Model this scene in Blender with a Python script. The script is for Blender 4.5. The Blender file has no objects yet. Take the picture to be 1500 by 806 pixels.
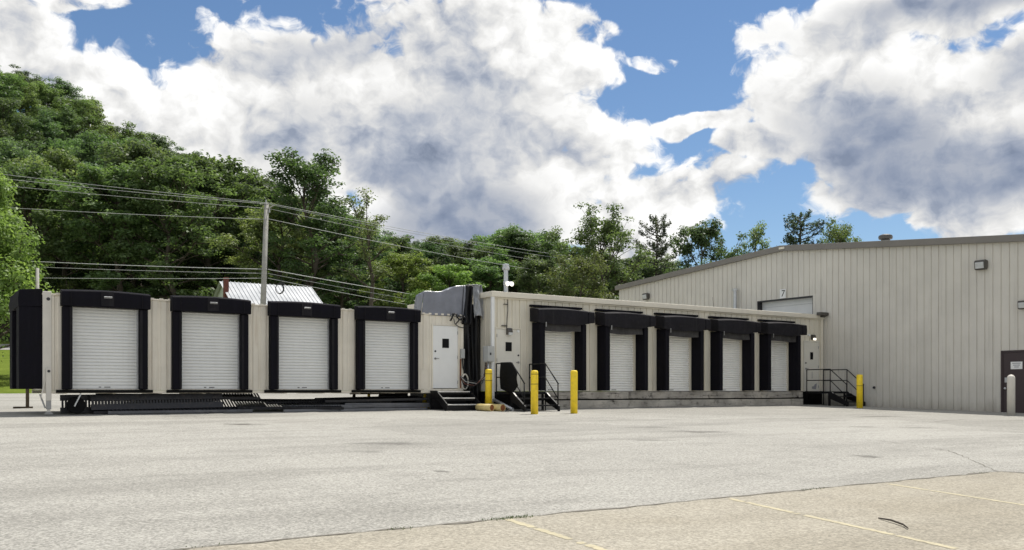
import bpy, math, random
import numpy as np
from mathutils import Vector, Matrix, Euler

S = bpy.context.scene
COL = S.collection
R = math.radians
EYE = 1.304
TH = math.atan2(1340, 2000)               # bearing of the dock fronts
CT, ST = math.cos(TH), math.sin(TH)
OX, OY = -.64, 30.64                       # left front corner of the dock building


def W(u, v):
    return (OX + CT * u - ST * v, OY + ST * u + CT * v)


def gz(x, y):
    return -.012 * x + .022 * y


def sstep(a, b, x):
    t = min(1, max(0, (x - a) / (b - a)))
    return t * t * (3 - 2 * t)


HX = [-400, -150, -110, -84, -67, -50, -35, -17, 0, 15, 60, 400]
HH = [60, 55, 49, 40, 28, 17, 11, 7, 5, 4, 5, 12]


def terrain(x, y):
    xc = min(60, max(-60, x))
    z = gz(xc, min(62, max(-60, y)))
    r = .3 + .7 * (1 - sstep(-8, 10, x))
    ye = 41 + min(13, max(0, (x + 24) * .9))
    if y > ye:
        z += (.098 + .12 * sstep(41, 54, ye)) * (min(y, 66) - ye) * r
    if y > 66:
        z += .1 * (min(y, 74) - 66) * r
    if y > 74:
        h = float(np.interp(x, HX, HH))
        z += h * sstep(66, 165, y) + .02 * max(0, y - 160)
    return z


# ------------------------------------------------------------------ helpers
class MB:
    def __init__(s):
        s.v = []
        s.f = []

    def add(s, vs, fs):
        n = len(s.v)
        s.v += [tuple(p) for p in vs]
        s.f += [tuple(i + n for i in q) for q in fs]
        return s

    def box(s, x0, x1, y0, y1, z0, z1):
        vs = [(x0, y0, z0), (x1, y0, z0), (x1, y1, z0), (x0, y1, z0), (x0, y0, z1), (x1, y0, z1), (x1, y1, z1), (x0, y1, z1)]
        return s.add(vs, [(0, 3, 2, 1), (4, 5, 6, 7), (0, 1, 5, 4), (1, 2, 6, 5), (2, 3, 7, 6), (3, 0, 4, 7)])

    def prism_x(s, poly, x0, x1):
        """closed (y,z) outline extruded along x"""
        n = len(poly)
        vs = [(x0, y, z) for y, z in poly] + [(x1, y, z) for y, z in poly]
        fs = [tuple(range(n - 1, -1, -1)), tuple(range(n, 2 * n))]
        fs += [(i, (i + 1) % n, n + (i + 1) % n, n + i) for i in range(n)]
        return s.add(vs, fs)

    def prism_y(s, poly, y0, y1):
        """closed (x,z) outline extruded along y"""
        n = len(poly)
        vs = [(x, y0, z) for x, z in poly] + [(x, y1, z) for x, z in poly]
        fs = [tuple(range(n)), tuple(range(2 * n - 1, n - 1, -1))]
        fs += [((i + 1) % n, i, n + i, n + (i + 1) % n) for i in range(n)]
        return s.add(vs, fs)

    def tube(s, pts, r, n=8, caps=True):
        pts = [Vector(p) for p in pts]
        rs = r if isinstance(r, (list, tuple)) else [r] * len(pts)
        rings = []
        up = Vector((0, 0, 1))
        prev = None
        for i, p in enumerate(pts):
            d = (pts[min(i + 1, len(pts) - 1)] - pts[max(i - 1, 0)]).normalized()
            a = prev if prev is not None else (Vector((1, 0, 0)) if abs(d.z) > .9 else up)
            a = (a - d * a.dot(d))
            if a.length < 1e-5:
                a = Vector((0, 1, 0)) - d * d.y
            a.normalize()
            prev = a
            b = d.cross(a)
            rings.append([p + (a * math.cos(2 * math.pi * k / n) + b * math.sin(2 * math.pi * k / n)) * rs[i] for k in range(n)])
        vs = [q for ring in rings for q in ring]
        fs = []
        for i in range(len(pts) - 1):
            for k in range(n):
                k2 = (k + 1) % n
                fs.append((i * n + k, i * n + k2, (i + 1) * n + k2, (i + 1) * n + k))
        if caps:
            fs.append(tuple(range(n - 1, -1, -1)))
            fs.append(tuple((len(pts) - 1) * n + k for k in range(n)))
        return s.add(vs, fs)

    def bar(s, p, q, w, h=None):
        """rectangular bar from p to q"""
        h = h or w
        p, q = Vector(p), Vector(q)
        d = (q - p).normalized()
        a = d.cross(Vector((0, 0, 1)))
        if a.length < 1e-4:
            a = Vector((1, 0, 0))
        a.normalize()
        b = d.cross(a)
        vs = []
        for c in (p, q):
            for i, j in ((-1, -1), (1, -1), (1, 1), (-1, 1)):
                vs.append(c + a * (i * w / 2) + b * (j * h / 2))
        return s.add(vs, [(0, 1, 2, 3), (7, 6, 5, 4), (0, 4, 5, 1), (1, 5, 6, 2), (2, 6, 7, 3), (3, 7, 4, 0)])

    def lathe(s, prof, n=24, cx=0, cy=0):
        vs = []
        for r, z in prof:
            for k in range(n):
                a = 2 * math.pi * k / n
                vs.append((cx + r * math.cos(a), cy + r * math.sin(a), z))
        fs = []
        for i in range(len(prof) - 1):
            for k in range(n):
                k2 = (k + 1) % n
                fs.append((i * n + k, i * n + k2, (i + 1) * n + k2, (i + 1) * n + k))
        fs.append(tuple(range(n - 1, -1, -1)))
        fs.append(tuple((len(prof) - 1) * n + k for k in range(n)))
        return s.add(vs, fs)

    def xf(s, m):
        s.v = [tuple(m @ Vector(p)) for p in s.v]
        return s

    def build(s, name, mat, parent=None, loc=(0, 0, 0), rotz=0, bevel=0, smooth=False, recalc=True):
        me = bpy.data.meshes.new(name)
        me.from_pydata(s.v, [], s.f)
        if recalc:
            import bmesh
            bm = bmesh.new()
            bm.from_mesh(me)
            bmesh.ops.recalc_face_normals(bm, faces=bm.faces)
            bm.to_mesh(me)
            bm.free()
        if smooth:
            me.polygons.foreach_set('use_smooth', [True] * len(me.polygons))
        me.update()
        me.materials.append(mat)
        o = bpy.data.objects.new(name, me)
        COL.objects.link(o)
        o.location = loc
        o.rotation_euler = (0, 0, rotz)
        if parent:
            o.parent = parent
        if bevel:
            b = o.modifiers.new('bevel', 'BEVEL')
            b.width = bevel
            b.segments = 2
            b.limit_method = 'ANGLE'
            b.angle_limit = R(40)
        return o


def tag(o, label=None, cat=None, group=None, kind=None):
    if label:
        o['label'] = label
    if cat:
        o['category'] = cat
    if group:
        o['group'] = group
    if kind:
        o['kind'] = kind
    return o


def empty(name, loc=(0, 0, 0), rotz=0, parent=None):
    o = bpy.data.objects.new(name, None)
    COL.objects.link(o)
    o.location = loc
    o.rotation_euler = (0, 0, rotz)
    o.empty_display_size = .3
    if parent:
        o.parent = parent
    return o


KIDS = {}


def kids(o):
    return [c for c in COL.objects if c.parent == o]


def copy_tree(o, parent=None, ch=None):
    c = o.copy()
    COL.objects.link(c)
    if parent:
        c.parent = parent
    for k in (kids(o) if ch is None else ch):
        copy_tree(k, c)
    return c


# ---------------------------------------------------------------- materials
class NT:
    def __init__(s, tree):
        s.t = tree

    def n(s, typ, **kw):
        nd = s.t.nodes.new(typ)
        for k, v in kw.items():
            if k == 'ins':
                for a, b in v.items():
                    if isinstance(b, bpy.types.NodeSocket):
                        s.t.links.new(b, nd.inputs[a])
                    else:
                        nd.inputs[a].default_value = b
            else:
                setattr(nd, k, v)
        return nd

    def math(s, op, a, b=0.0, c=0.0, clamp=False):
        return s.n('ShaderNodeMath', operation=op, use_clamp=clamp, ins={0: a, 1: b, 2: c}).outputs[0]

    def vmath(s, op, a, b=(0, 0, 0), c=(0, 0, 0)):
        nd = s.n('ShaderNodeVectorMath', operation=op, ins={0: a, 1: b, 2: c})
        return nd.outputs['Value' if op in ('LENGTH', 'DOT_PRODUCT', 'DISTANCE') else 'Vector']

    def noise(s, vec, scale, detail=4, rough=.55, dist=0.0):
        return s.n('ShaderNodeTexNoise', ins={'Vector': vec, 'Scale': scale, 'Detail': detail, 'Roughness': rough, 'Distortion': dist})

    def mix(s, fac, a, b, blend='MIX'):
        nd = s.n('ShaderNodeMix', data_type='RGBA', blend_type=blend)
        for sock, val in ((nd.inputs[0], fac), (nd.inputs[6], a), (nd.inputs[7], b)):
            if isinstance(val, bpy.types.NodeSocket):
                s.t.links.new(val, sock)
            else:
                sock.default_value = (*val, 1) if isinstance(val, (tuple, list)) and len(val) == 3 else val
        return nd.outputs[2]

    def ramp(s, fac, lo, hi):
        return s.n('ShaderNodeMapRange', interpolation_type='SMOOTHSTEP', ins={0: fac, 1: lo, 2: hi, 3: 0.0, 4: 1.0}).outputs[0]


def newmat(name):
    m = bpy.data.materials.new(name)
    m.use_nodes = True
    m.node_tree.nodes.clear()
    t = NT(m.node_tree)
    out = t.n('ShaderNodeOutputMaterial')
    b = t.n('ShaderNodeBsdfPrincipled')
    m.node_tree.links.new(b.outputs[0], out.inputs[0])
    return m, t, b, out


def coords(t):
    tc = t.n('ShaderNodeTexCoord').outputs['Object']
    rnd = t.n('ShaderNodeObjectInfo').outputs['Random']
    off = t.math('MULTIPLY', rnd, 37.0)
    return t.vmath('ADD', tc, t.n('ShaderNodeCombineXYZ', ins={0: off, 1: off, 2: off}).outputs[0])


def pm(name, col, rough=.6, metal=0.0, var=.12, scale=1.5, streak=0.0, dirt=None, dirt_amt=0.0, bump=0.0, bscale=40, spec=.5, grain=(7, 7, .35), splash=0.0):
    """painted / plain surface: patchy tone, optional vertical streaks of dirt, fine bump"""
    m, t, b, out = newmat(name)
    v = coords(t)
    n1 = t.noise(v, scale, 5, .6).outputs[0]
    f = t.n('ShaderNodeMapRange', ins={0: n1, 1: .3, 2: .7, 3: 1 - var, 4: 1 + var}).outputs[0]
    c = t.mix(1.0, col, t.n('ShaderNodeCombineXYZ', ins={0: f, 1: f, 2: f}).outputs[0], 'MULTIPLY')
    if streak or dirt_amt:
        sv = t.vmath('MULTIPLY', v, grain)
        sn = t.noise(sv, 1.3, 4, .65).outputs[0]
        fine = t.noise(v, scale * 3.1, 6, .65).outputs[0]
        a = t.math('MULTIPLY', t.ramp(sn, .5, .75), streak)
        d = t.math('MULTIPLY', t.ramp(fine, .5, .75), dirt_amt)
        c = t.mix(t.math('ADD', a, d, clamp=True), c, dirt or (.12, .09, .06))
    m.node_tree.links.new(c, b.inputs['Base Color'])
    rr = t.n('ShaderNodeMapRange', ins={0: n1, 1: .3, 2: .7, 3: max(0, rough - .1), 4: min(1, rough + .1)}).outputs[0]
    m.node_tree.links.new(rr, b.inputs['Roughness'])
    b.inputs['Metallic'].default_value = metal
    b.inputs['Specular IOR Level'].default_value = spec
    if splash:
        zz = t.n('ShaderNodeSeparateXYZ', ins={0: t.n('ShaderNodeTexCoord').outputs['Object']}).outputs[2]
        zn = t.math('SUBTRACT', zz, t.math('MULTIPLY', t.noise(t.vmath('MULTIPLY', v, (3, 3, .8)), 1.5, 5, .65).outputs[0], .9))
        c = t.mix(t.math('MULTIPLY', t.ramp(zn, splash + .35, splash - .45), .6), c, (.24, .21, .16))
        m.node_tree.links.new(c, b.inputs['Base Color'])
    if bump:
        bn = t.noise(v, bscale, 4, .6).outputs[0]
        bp = t.n('ShaderNodeBump', ins={'Strength': bump, 'Distance': .02, 'Height': bn})
        m.node_tree.links.new(bp.outputs[0], b.inputs['Normal'])
    return m


M = {}
M['gable'] = pm('gable_siding', (.635, .605, .54), .55, var=.07, scale=.7, streak=.22, dirt=(.30, .27, .22), bump=.35, bscale=1.6, splash=.35)
M['siding'] = pm('dock_siding', (.70, .655, .545), .55, var=.07, scale=.8, streak=.3, dirt=(.36, .30, .22), bump=.3, bscale=1.8)
M['trailer'] = pm('trailer_paint', (.76, .71, .61), .5, var=.07, scale=1.1, streak=.4, dirt=(.46, .36, .25), dirt_amt=.12, bump=.08, bscale=5)
M['trim'] = pm('eave_trim', (.20, .185, .165), .5, var=.08)
M['cream_trim'] = pm('cream_trim', (.74, .69, .58), .5, var=.06, streak=.1, dirt=(.35, .3, .22))
M['roof'] = pm('roof_metal', (.55, .55, .53), .45, metal=.3, var=.1, scale=.6)
M['membrane'] = pm('roof_membrane', (.30, .30, .29), .8, var=.15)
M['slat'] = pm('roll_door_paint', (.74, .745, .73), .45, var=.04, streak=.1, dirt=(.5, .46, .38), scale=1)
M['old_slat'] = pm('worn_roll_door_paint', (.86, .855, .82), .5, var=.05, streak=.16, dirt=(.46, .40, .32), dirt_amt=.08, scale=1.2)
M['white'] = pm('white_paint', (.80, .805, .79), .45, var=.04, streak=.06, dirt=(.5, .45, .38))
M['door'] = pm('pale_door_paint', (.70, .675, .60), .45, var=.05, streak=.1, dirt=(.4, .34, .26))
M['brown'] = pm('brown_door_paint', (.045, .03, .032), .5, var=.1)
M['foam'] = pm('black_vinyl', (.0055, .005, .0085), .8, var=.35, scale=3, dirt=(.02, .02, .024), streak=.2, bump=.25, bscale=12, spec=.15)
M['foam2'] = pm('worn_black_vinyl', (.012, .011, .014), .75, var=.4, scale=2.4, dirt=(.045, .043, .042), streak=.3, dirt_amt=.25, bump=.3, bscale=9, spec=.18)
M['curtain'] = pm('grey_curtain', (.040, .038, .038), .7, var=.45, scale=2.6, dirt=(.09, .085, .08), streak=.4, dirt_amt=.35, bump=.3, bscale=8, spec=.25)
M['rubber'] = pm('rubber', (.007, .007, .007), .85, var=.3, dirt=(.03, .028, .026), dirt_amt=.25, bump=.2, spec=.15)
M['glass'] = pm('dark_glass', (.004, .004, .005), .3, var=.02, spec=.12)
M['steel'] = pm('dull_steel', (.32, .32, .32), .45, metal=.7, var=.15, scale=6)
M['galv'] = pm('galvanised', (.55, .56, .57), .4, metal=.6, var=.12, scale=8)
M['box'] = pm('grey_enamel', (.42, .43, .42), .5, var=.06)
M['blackmetal'] = pm('black_painted_steel', (.006, .006, .007), .55, spec=.25, var=.3, scale=8, dirt=(.08, .06, .05), dirt_amt=.2)
M['rackmetal'] = pm('dark_rack_steel', (.03, .031, .036), .5, metal=.35, var=.3, scale=4, dirt=(.13, .1, .08), dirt_amt=.4)
M['rackgrey'] = pm('grey_rack_steel', (.17, .175, .19), .45, metal=.4, var=.2, scale=4, dirt=(.15, .11, .08), dirt_amt=.3)
M['tread'] = pm('worn_tread_steel', (.70, .68, .64), .6, metal=.0, var=.2, scale=9)
M['yellow'] = pm('safety_yellow', (.90, .65, .022), .5, var=.1, scale=5, dirt=(.26, .19, .08), streak=.22, dirt_amt=.3, bump=.15, bscale=14)
M['faded_yellow'] = pm('faded_yellow', (.62, .50, .22), .6, var=.15, scale=6, dirt=(.3, .16, .06), dirt_amt=.3)
M['yellow_band'] = pm('worn_band', (.22, .14, .02), .6)
M['rust'] = pm('rust', (.22, .075, .025), .85, var=.35, scale=12, bump=.2)
M['rust_dark'] = pm('dark_rust', (.065, .048, .03), .85, var=.35, scale=12)
M['post_white'] = pm('post_white', (.62, .59, .53), .55, var=.06, scale=4, dirt=(.35, .28, .2), streak=.15)
M['tarp'] = pm('grey_tarp', (.19, .20, .235), .34, var=.2, scale=1.6, dirt=(.2, .2, .2), streak=.2, bump=.4, bscale=5)
M['tarp_light'] = pm('pale_tarp', (.30, .31, .325), .35, var=.2, scale=2, bump=.15, bscale=6)
M['plastic'] = pm('black_plastic_sheet', (.006, .006, .007), .35, var=.3, scale=3, bump=.3, bscale=4, spec=.3)
M['timber'] = pm('weathered_timber', (.40, .37, .325), .85, var=.4, scale=1.2, dirt=(.03, .027, .024), streak=.85, dirt_amt=.85, bump=.5, bscale=14, grain=(.7, 5, 9))
M['concrete_wall'] = pm('stained_concrete', (.44, .41, .355), .9, var=.35, scale=1.1, dirt=(.05, .045, .035), streak=.7, dirt_amt=.75, bump=.4, bscale=18, grain=(.5, 3, 5))
M['pole'] = pm('weathered_pole', (.34, .33, .30), .85, var=.2, scale=2, streak=.4, dirt=(.16, .15, .13), bump=.3)
M['wire'] = pm('bare_wire', (.42, .43, .42), .5, var=.05)
M['cable'] = pm('black_cable', (.012, .012, .012), .5)
M['cable_grey'] = pm('grey_hose', (.40, .40, .38), .5)
M['cable_red'] = pm('red_hose', (.16, .06, .04), .5)
M['brick'] = pm('brick_red', (.15, .05, .038), .85, var=.3, scale=9, bump=.4, bscale=25)
M['house'] = pm('house_siding', (.50, .52, .48), .6, var=.06)
M['house_roof'] = pm('white_roof_metal', (.46, .475, .49), .35, metal=.1, var=.06, scale=.8)
M['sign'] = pm('sign_white', (.80, .80, .78), .5, var=.02)
M['ink'] = pm('sign_ink', (.03, .03, .035), .6)
M['ink_grey'] = pm('sign_ink_grey', (.30, .30, .32), .6)
M['bronze'] = pm('bronze_fixture', (.075, .068, .06), .5, var=.15)
M['lens'] = pm('lamp_lens', (.55, .56, .55), .18, var=.1, scale=12)
M['stripe'] = pm('road_yellow', (.46, .41, .275), .85, var=.12, scale=5, dirt=(.30, .262, .19), dirt_amt=1.0, bump=.2)
M['crack'] = pm('crack_dirt', (.15, .137, .112), .95, var=.3, scale=8)
M['bark'] = pm('bark', (.085, .068, .052), .9, var=.3, scale=3, bump=.6, bscale=10)
M['bark_pale'] = pm('pale_bark', (.19, .17, .145), .9, var=.3, scale=3, bump=.5, bscale=10)
M['stick'] = pm('dead_stick', (.06, .05, .04), .9)

# lamp that is switched on
mm, tt, bb, oo = newmat('lit_lamp')
bb.inputs['Base Color'].default_value = (.8, .8, .75, 1)
bb.inputs['Emission Color'].default_value = (1, .93, .78, 1)
bb.inputs['Emission Strength'].default_value = 1.1
M['lit'] = mm


STAINS = [(-6.15, 21.0, .62, .45, .75), (4.2, 20.3, 1.0, .5, .55), (2.6, 17.6, .7, .3, .4), (-2.3, 14.4, .5, .25, .35), (11.6, 28.9, 1.2, .6, .5), (5.6, 14.6, .35, .2, .6), (-1.0, 11.6, .22, .12, .6), (-8.8, 24.2, .8, .4, .35), (8.8, 23.0, .8, .35, .35), (.5, 22.5, .9, .3, .3)]


def ground_mat(name, base, dark, light, grain, stains=True, tint=None):
    m, t, b, out = newmat(name)
    v = t.n('ShaderNodeTexCoord').outputs['Object']
    big = t.noise(v, .16, 5, .6, .4).outputs[0]
    strk = t.noise(t.vmath('MULTIPLY', t.n('ShaderNodeVectorRotate', rotation_type='Z_AXIS', ins={'Vector': v, 'Angle': -TH}).outputs[0], (.16, .75, 1)), 1.0, 5, .62, .6).outputs[0]
    mid = t.noise(v, 1.1, 6, .65).outputs[0]
    fine = t.noise(v, 26, 5, .75).outputs[0]
    vo = t.n('ShaderNodeTexVoronoi', ins={'Vector': v, 'Scale': 58.0}).outputs['Color']
    vs = t.n('ShaderNodeSeparateColor', ins={0: vo}).outputs[0]
    c = t.mix(t.ramp(big, .3, .7), base, light)
    pv = t.n('ShaderNodeTexVoronoi', ins={'Vector': t.vmath('ADD', v, t.vmath('MULTIPLY', t.noise(v, .5, 4, .6).outputs[1], (2.2, 2.2, 0))), 'Scale': .16}).outputs['Color']
    c = t.mix(t.math('MULTIPLY', t.ramp(t.n('ShaderNodeSeparateColor', ins={0: pv}).outputs[1], .35, .9), .45), c, dark)
    c = t.mix(t.math('MULTIPLY', t.ramp(strk, .45, .68), .65), c, dark)
    c = t.mix(t.math('MULTIPLY', t.ramp(mid, .5, .75), .6), c, dark)
    c = t.mix(t.math('MULTIPLY', t.ramp(t.noise(v, .55, 5, .6).outputs[0], .55, .72), .7), c, light)
    if tint:
        c = t.mix(t.math('MULTIPLY', t.ramp(t.noise(v, .35, 5, .6).outputs[0], .5, .7), .5), c, tint)
    f = t.n('ShaderNodeMapRange', ins={0: vs, 1: 0.0, 2: 1.0, 3: 1 - grain, 4: 1 + grain}).outputs[0]
    f2 = t.n('ShaderNodeMapRange', ins={0: fine, 1: .3, 2: .7, 3: 1 - grain * .8, 4: 1 + grain * .8}).outputs[0]
    ff = t.math('MULTIPLY', f, f2)
    c = t.mix(1.0, c, t.n('ShaderNodeCombineXYZ', ins={0: ff, 1: ff, 2: ff}).outputs[0], 'MULTIPLY')
    if stains:
        # oil drips and rubber scuffs
        v2 = t.n('ShaderNodeTexVoronoi', ins={'Vector': t.vmath('ADD', t.vmath('MULTIPLY', v, (.30, .55, 1)), t.vmath('MULTIPLY', t.noise(v, 1.4, 4, .6).outputs[1], (.35, .35, 0))), 'Scale': .62, 'Randomness': 1.0})
        sp = t.ramp(v2.outputs['Distance'], .17, .02)
        gate = t.ramp(t.n('ShaderNodeSeparateColor', ins={0: v2.outputs['Color']}).outputs[0], .45, .75)
        c = t.mix(t.math('MULTIPLY', t.math('MULTIPLY', sp, gate), .55), c, (.075, .07, .062))
    if stains:
        pb = t.n('ShaderNodeTexVoronoi', ins={'Vector': v, 'Scale': 2.6})
        pg = t.ramp(t.n('ShaderNodeSeparateColor', ins={0: pb.outputs['Color']}).outputs[2], .55, .6)
        c = t.mix(t.math('MULTIPLY', t.math('MULTIPLY', t.ramp(pb.outputs['Distance'], .055, .03), pg), .75), c, (.06, .055, .045))
        wob = t.vmath('MULTIPLY', t.vmath('SUBTRACT', t.noise(v, 2.2, 4, .6).outputs[1], (.5, .5, .5)), (1.1, 1.1, 0))
        vw = t.vmath('ADD', v, wob)
        for (sx_, sy_, ra, rb, k_) in STAINS:
            q = t.vmath('LENGTH', t.vmath('MULTIPLY_ADD', vw, (1 / ra, 1 / rb, 0), (-sx_ / ra, -sy_ / rb, 0)))
            c = t.mix(t.math('MULTIPLY', t.ramp(q, 1.0, .25), k_), c, (.07, .065, .055))
    m.node_tree.links.new(c, b.inputs['Base Color'])
    b.inputs['Roughness'].default_value = .9
    b.inputs['Specular IOR Level'].default_value = .25
    bh = t.math('ADD', t.math('MULTIPLY', vs, .5), fine)
    bp = t.n('ShaderNodeBump', ins={'Strength': .25, 'Distance': .01, 'Height': bh})
    m.node_tree.links.new(bp.outputs[0], b.inputs['Normal'])
    return m


M['asphalt'] = ground_mat('old_asphalt', (.308, .298, .268), (.225, .217, .194), (.355, .344, .31), .32)
M['apron'] = ground_mat('concrete_slab', (.322, .294, .236), (.25, .226, .178), (.36, .333, .275), .26, tint=(.28, .25, .192))
M['road'] = ground_mat('road_asphalt', (.30, .29, .28), (.24, .23, .22), (.34, .33, .31), .2, stains=False)


def terrain_mat():
    m, t, b, out = newmat('grassy_ground')
    v = t.n('ShaderNodeTexCoord').outputs['Object']
    y = t.n('ShaderNodeSeparateXYZ', ins={0: v}).outputs[1]
    n = t.noise(v, .7, 6, .65).outputs[0]
    f = t.noise(v, 9, 5, .7).outputs[0]
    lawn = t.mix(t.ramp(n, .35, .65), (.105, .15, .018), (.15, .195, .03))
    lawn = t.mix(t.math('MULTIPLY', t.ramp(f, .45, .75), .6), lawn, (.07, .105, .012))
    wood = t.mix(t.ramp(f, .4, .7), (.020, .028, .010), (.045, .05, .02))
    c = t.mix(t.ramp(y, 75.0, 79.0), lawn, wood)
    m.node_tree.links.new(c, b.inputs['Base Color'])
    b.inputs['Roughness'].default_value = 1
    b.inputs['Specular IOR Level'].default_value = .1
    bp = t.n('ShaderNodeBump', ins={'Strength': .8, 'Distance': .08, 'Height': f})
    m.node_tree.links.new(bp.outputs[0], b.inputs['Normal'])
    return m


M['terrain'] = terrain_mat()


def leaf_mat(name, dark, mid, light, trans=.3):
    m, t, b, out = newmat(name)
    g = t.n('ShaderNodeNewGeometry')
    r = g.outputs['Random Per Island']
    ob = t.n('ShaderNodeObjectInfo').outputs['Random']
    p = t.n('ShaderNodeTexCoord').outputs['Object']
    cl = t.noise(p, .55, 3, .6).outputs[0]
    c = t.mix(r, dark, mid)
    c = t.mix(t.math('MULTIPLY', t.ramp(cl, .45, .7), .8), c, light)
    k = t.n('ShaderNodeMapRange', ins={0: ob, 1: 0.0, 2: 1.0, 3: .72, 4: 1.28}).outputs[0]
    k2 = t.n('ShaderNodeMapRange', ins={0: t.math('FRACT', t.math('MULTIPLY', ob, 7.13)), 1: 0.0, 2: 1.0, 3: .80, 4: 1.1}).outputs[0]
    c = t.mix(1.0, c, t.n('ShaderNodeCombineXYZ', ins={0: t.math('MULTIPLY', t.math('MULTIPLY', k, k2), 1.1), 1: t.math('MULTIPLY', k, 1.06), 2: t.math('MULTIPLY', k, 1.45)}).outputs[0], 'MULTIPLY')
    m.node_tree.links.new(c, b.inputs['Base Color'])
    b.inputs['Roughness'].default_value = .48
    b.inputs['Specular IOR Level'].default_value = .32
    tr = t.n('ShaderNodeBsdfTranslucent')
    ct = t.mix(1.0, c, (1.2, 1.3, .7), 'MULTIPLY')
    m.node_tree.links.new(ct, tr.inputs[0])
    mx = t.n('ShaderNodeMixShader', ins={0: trans})
    m.node_tree.links.new(b.outputs[0], mx.inputs[1])
    m.node_tree.links.new(tr.outputs[0], mx.inputs[2])
    m.node_tree.links.new(mx.outputs[0], out.inputs[0])
    return m


M['leaf_dark'] = leaf_mat('dark_leaves', (.070, .106, .038), (.122, .172, .062), (.200, .255, .098), 0.5)
M['leaf_mid'] = leaf_mat('mid_leaves', (.090, .130, .040), (.152, .208, .066), (.240, .300, .105), 0.5)
M['leaf_bright'] = leaf_mat('bright_leaves', (.125, .180, .040), (.195, .270, .062), (.285, .360, .098), 0.5)
M['leaf_olive'] = leaf_mat('olive_leaves', (.120, .145, .046), (.190, .215, .070), (.255, .275, .098), 0.5)
M['needle'] = leaf_mat('needles', (.058, .080, .045), (.090, .118, .062), (.130, .162, .080), .35)
M['weed'] = leaf_mat('weed_blades', (.05, .09, .02), (.09, .13, .03), (.14, .16, .05), .3)

# ---------------------------------------------------------------- the ground
def axis(lo, hi, knots):
    xs = [lo]
    while xs[-1] < hi:
        x = xs[-1]
        st = next(s for a, b, s in knots if a <= x < b)
        xs.append(min(hi, x + st))
    return xs


gx = axis(-700, 700, [(-700, -120, 29), (-120, -40, 4), (-40, 12, 1), (12, 80, 4), (80, 701, 31)])
gy = axis(-80, 900, [(-80, 40, 20), (40, 66, 1), (66, 74, 4), (74, 180, 5), (180, 901, 36)])
mb = MB()
mb.v = [(x, y, terrain(x, y)) for y in gy for x in gx]
nx = len(gx)
mb.f = [(j * nx + i, j * nx + i + 1, (j + 1) * nx + i + 1, (j + 1) * nx + i) for j in range(len(gy) - 1) for i in range(nx - 1)]
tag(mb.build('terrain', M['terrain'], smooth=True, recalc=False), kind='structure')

mb = MB()
ys = [-60, 56]
xs = [-60, 60]
mb.v = [(x, y, gz(x, y) + .004) for y in ys for x in xs]
mb.f = [(0, 1, 3, 2)]
tag(mb.build('parking_lot', M['asphalt'], recalc=False), kind='structure')

# road along the foot of the hill
mb = MB()
for x in range(-120, 1, 4):
    mb.v += [(x, yy, terrain(x, yy) + .02) for yy in (66.3, 70, 73.7)]
n = len(mb.v) // 3
mb.f = [(3 * i + k, 3 * i + 3 + k, 3 * i + 4 + k, 3 * i + 1 + k) for i in range(n - 1) for k in (0, 1)]
tag(mb.build('road', M['road'], recalc=False), kind='structure')

# concrete slab with the worn stall lines, its far edge parallel to the docks
rng = random.Random(5)
edge = []
u = -46.0
while u < -4.0:
    edge.append((u, -19.12 + rng.uniform(-.035, .035)))
    u += .22
corner = [(-4.0, -19.14)]
k = -19.4
while k > -50:
    corner.append((-3.93 + (-19.14 - k) * .06 + rng.uniform(-.03, .03), k))
    k -= .5
outline = edge + corner + [(-2.0, -52), (-46, -52)]
mb = MB()
# strips from the edge back to the far side of the slab
vs = []
for (u, v) in edge + corner[:1]:
    for q in (v, -52):
        x, y = W(u, q)
        vs.append((x, y, gz(x, y) + .008))
mb.add(vs, [(2 * i, 2 * i + 1, 2 * i + 3, 2 * i + 2) for i in range(len(vs) // 2 - 1)])
vs = []
for (u, v) in corner:
    for q in (-4.0, u):
        x, y = W(q, v)
        vs.append((x, y, gz(x, y) + .008))
mb.add(vs, [(2 * i, 2 * i + 1, 2 * i + 3, 2 * i + 2) for i in range(len(vs) // 2 - 1)])
tag(mb.build('concrete_slab', M['apron']), kind='structure')

# dirt-filled joint round the slab: an uneven thin sheet
mb = MB()
line = edge + corner
vs = []
for i, (u, v) in enumerate(line):
    w = rng.choice((.006, .012, .02, .03, .045)) * rng.uniform(.6, 1.4)
    a = line[max(0, i - 1)]
    b = line[min(len(line) - 1, i + 1)]
    d = Vector((b[0] - a[0], b[1] - a[1])).normalized()
    for sgn in (-1, 1):
        x, y = W(u - d.y * w * sgn, v + d.x * w * sgn)
        vs.append((x, y, gz(x, y) + .012))
mb.add(vs, [(2 * i, 2 * i + 1, 2 * i + 3, 2 * i + 2) for i in range(len(vs) // 2 - 1)])
tag(mb.build('slab_joint', M['crack']), kind='structure')


def crack(pts, w, name='pavement_crack'):
    vs = []
    fine = []
    for a, b in zip(pts[:-1], pts[1:]):
        for k in range(8):
            t = k / 8
            fine.append((a[0] + (b[0] - a[0]) * t + rng.uniform(-.03, .03), a[1] + (b[1] - a[1]) * t + rng.uniform(-.03, .03)))
    fine.append(pts[-1])
    for i, (x, y) in enumerate(fine):
        a = fine[max(0, i - 1)]
        b = fine[min(len(fine) - 1, i + 1)]
        d = Vector((b[0] - a[0], b[1] - a[1])).normalized()
        ww = w * rng.uniform(.4, 1.2)
        for sgn in (-1, 1):
            xx, yy = x - d.y * ww * sgn, y + d.x * ww * sgn
            vs.append((xx, yy, gz(xx, yy) + .008))
    m_ = MB().add(vs, [(2 * i, 2 * i + 1, 2 * i + 3, 2 * i + 2) for i in range(len(vs) // 2 - 1)])
    tag(m_.build(name, M['crack']), kind='structure')


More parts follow.
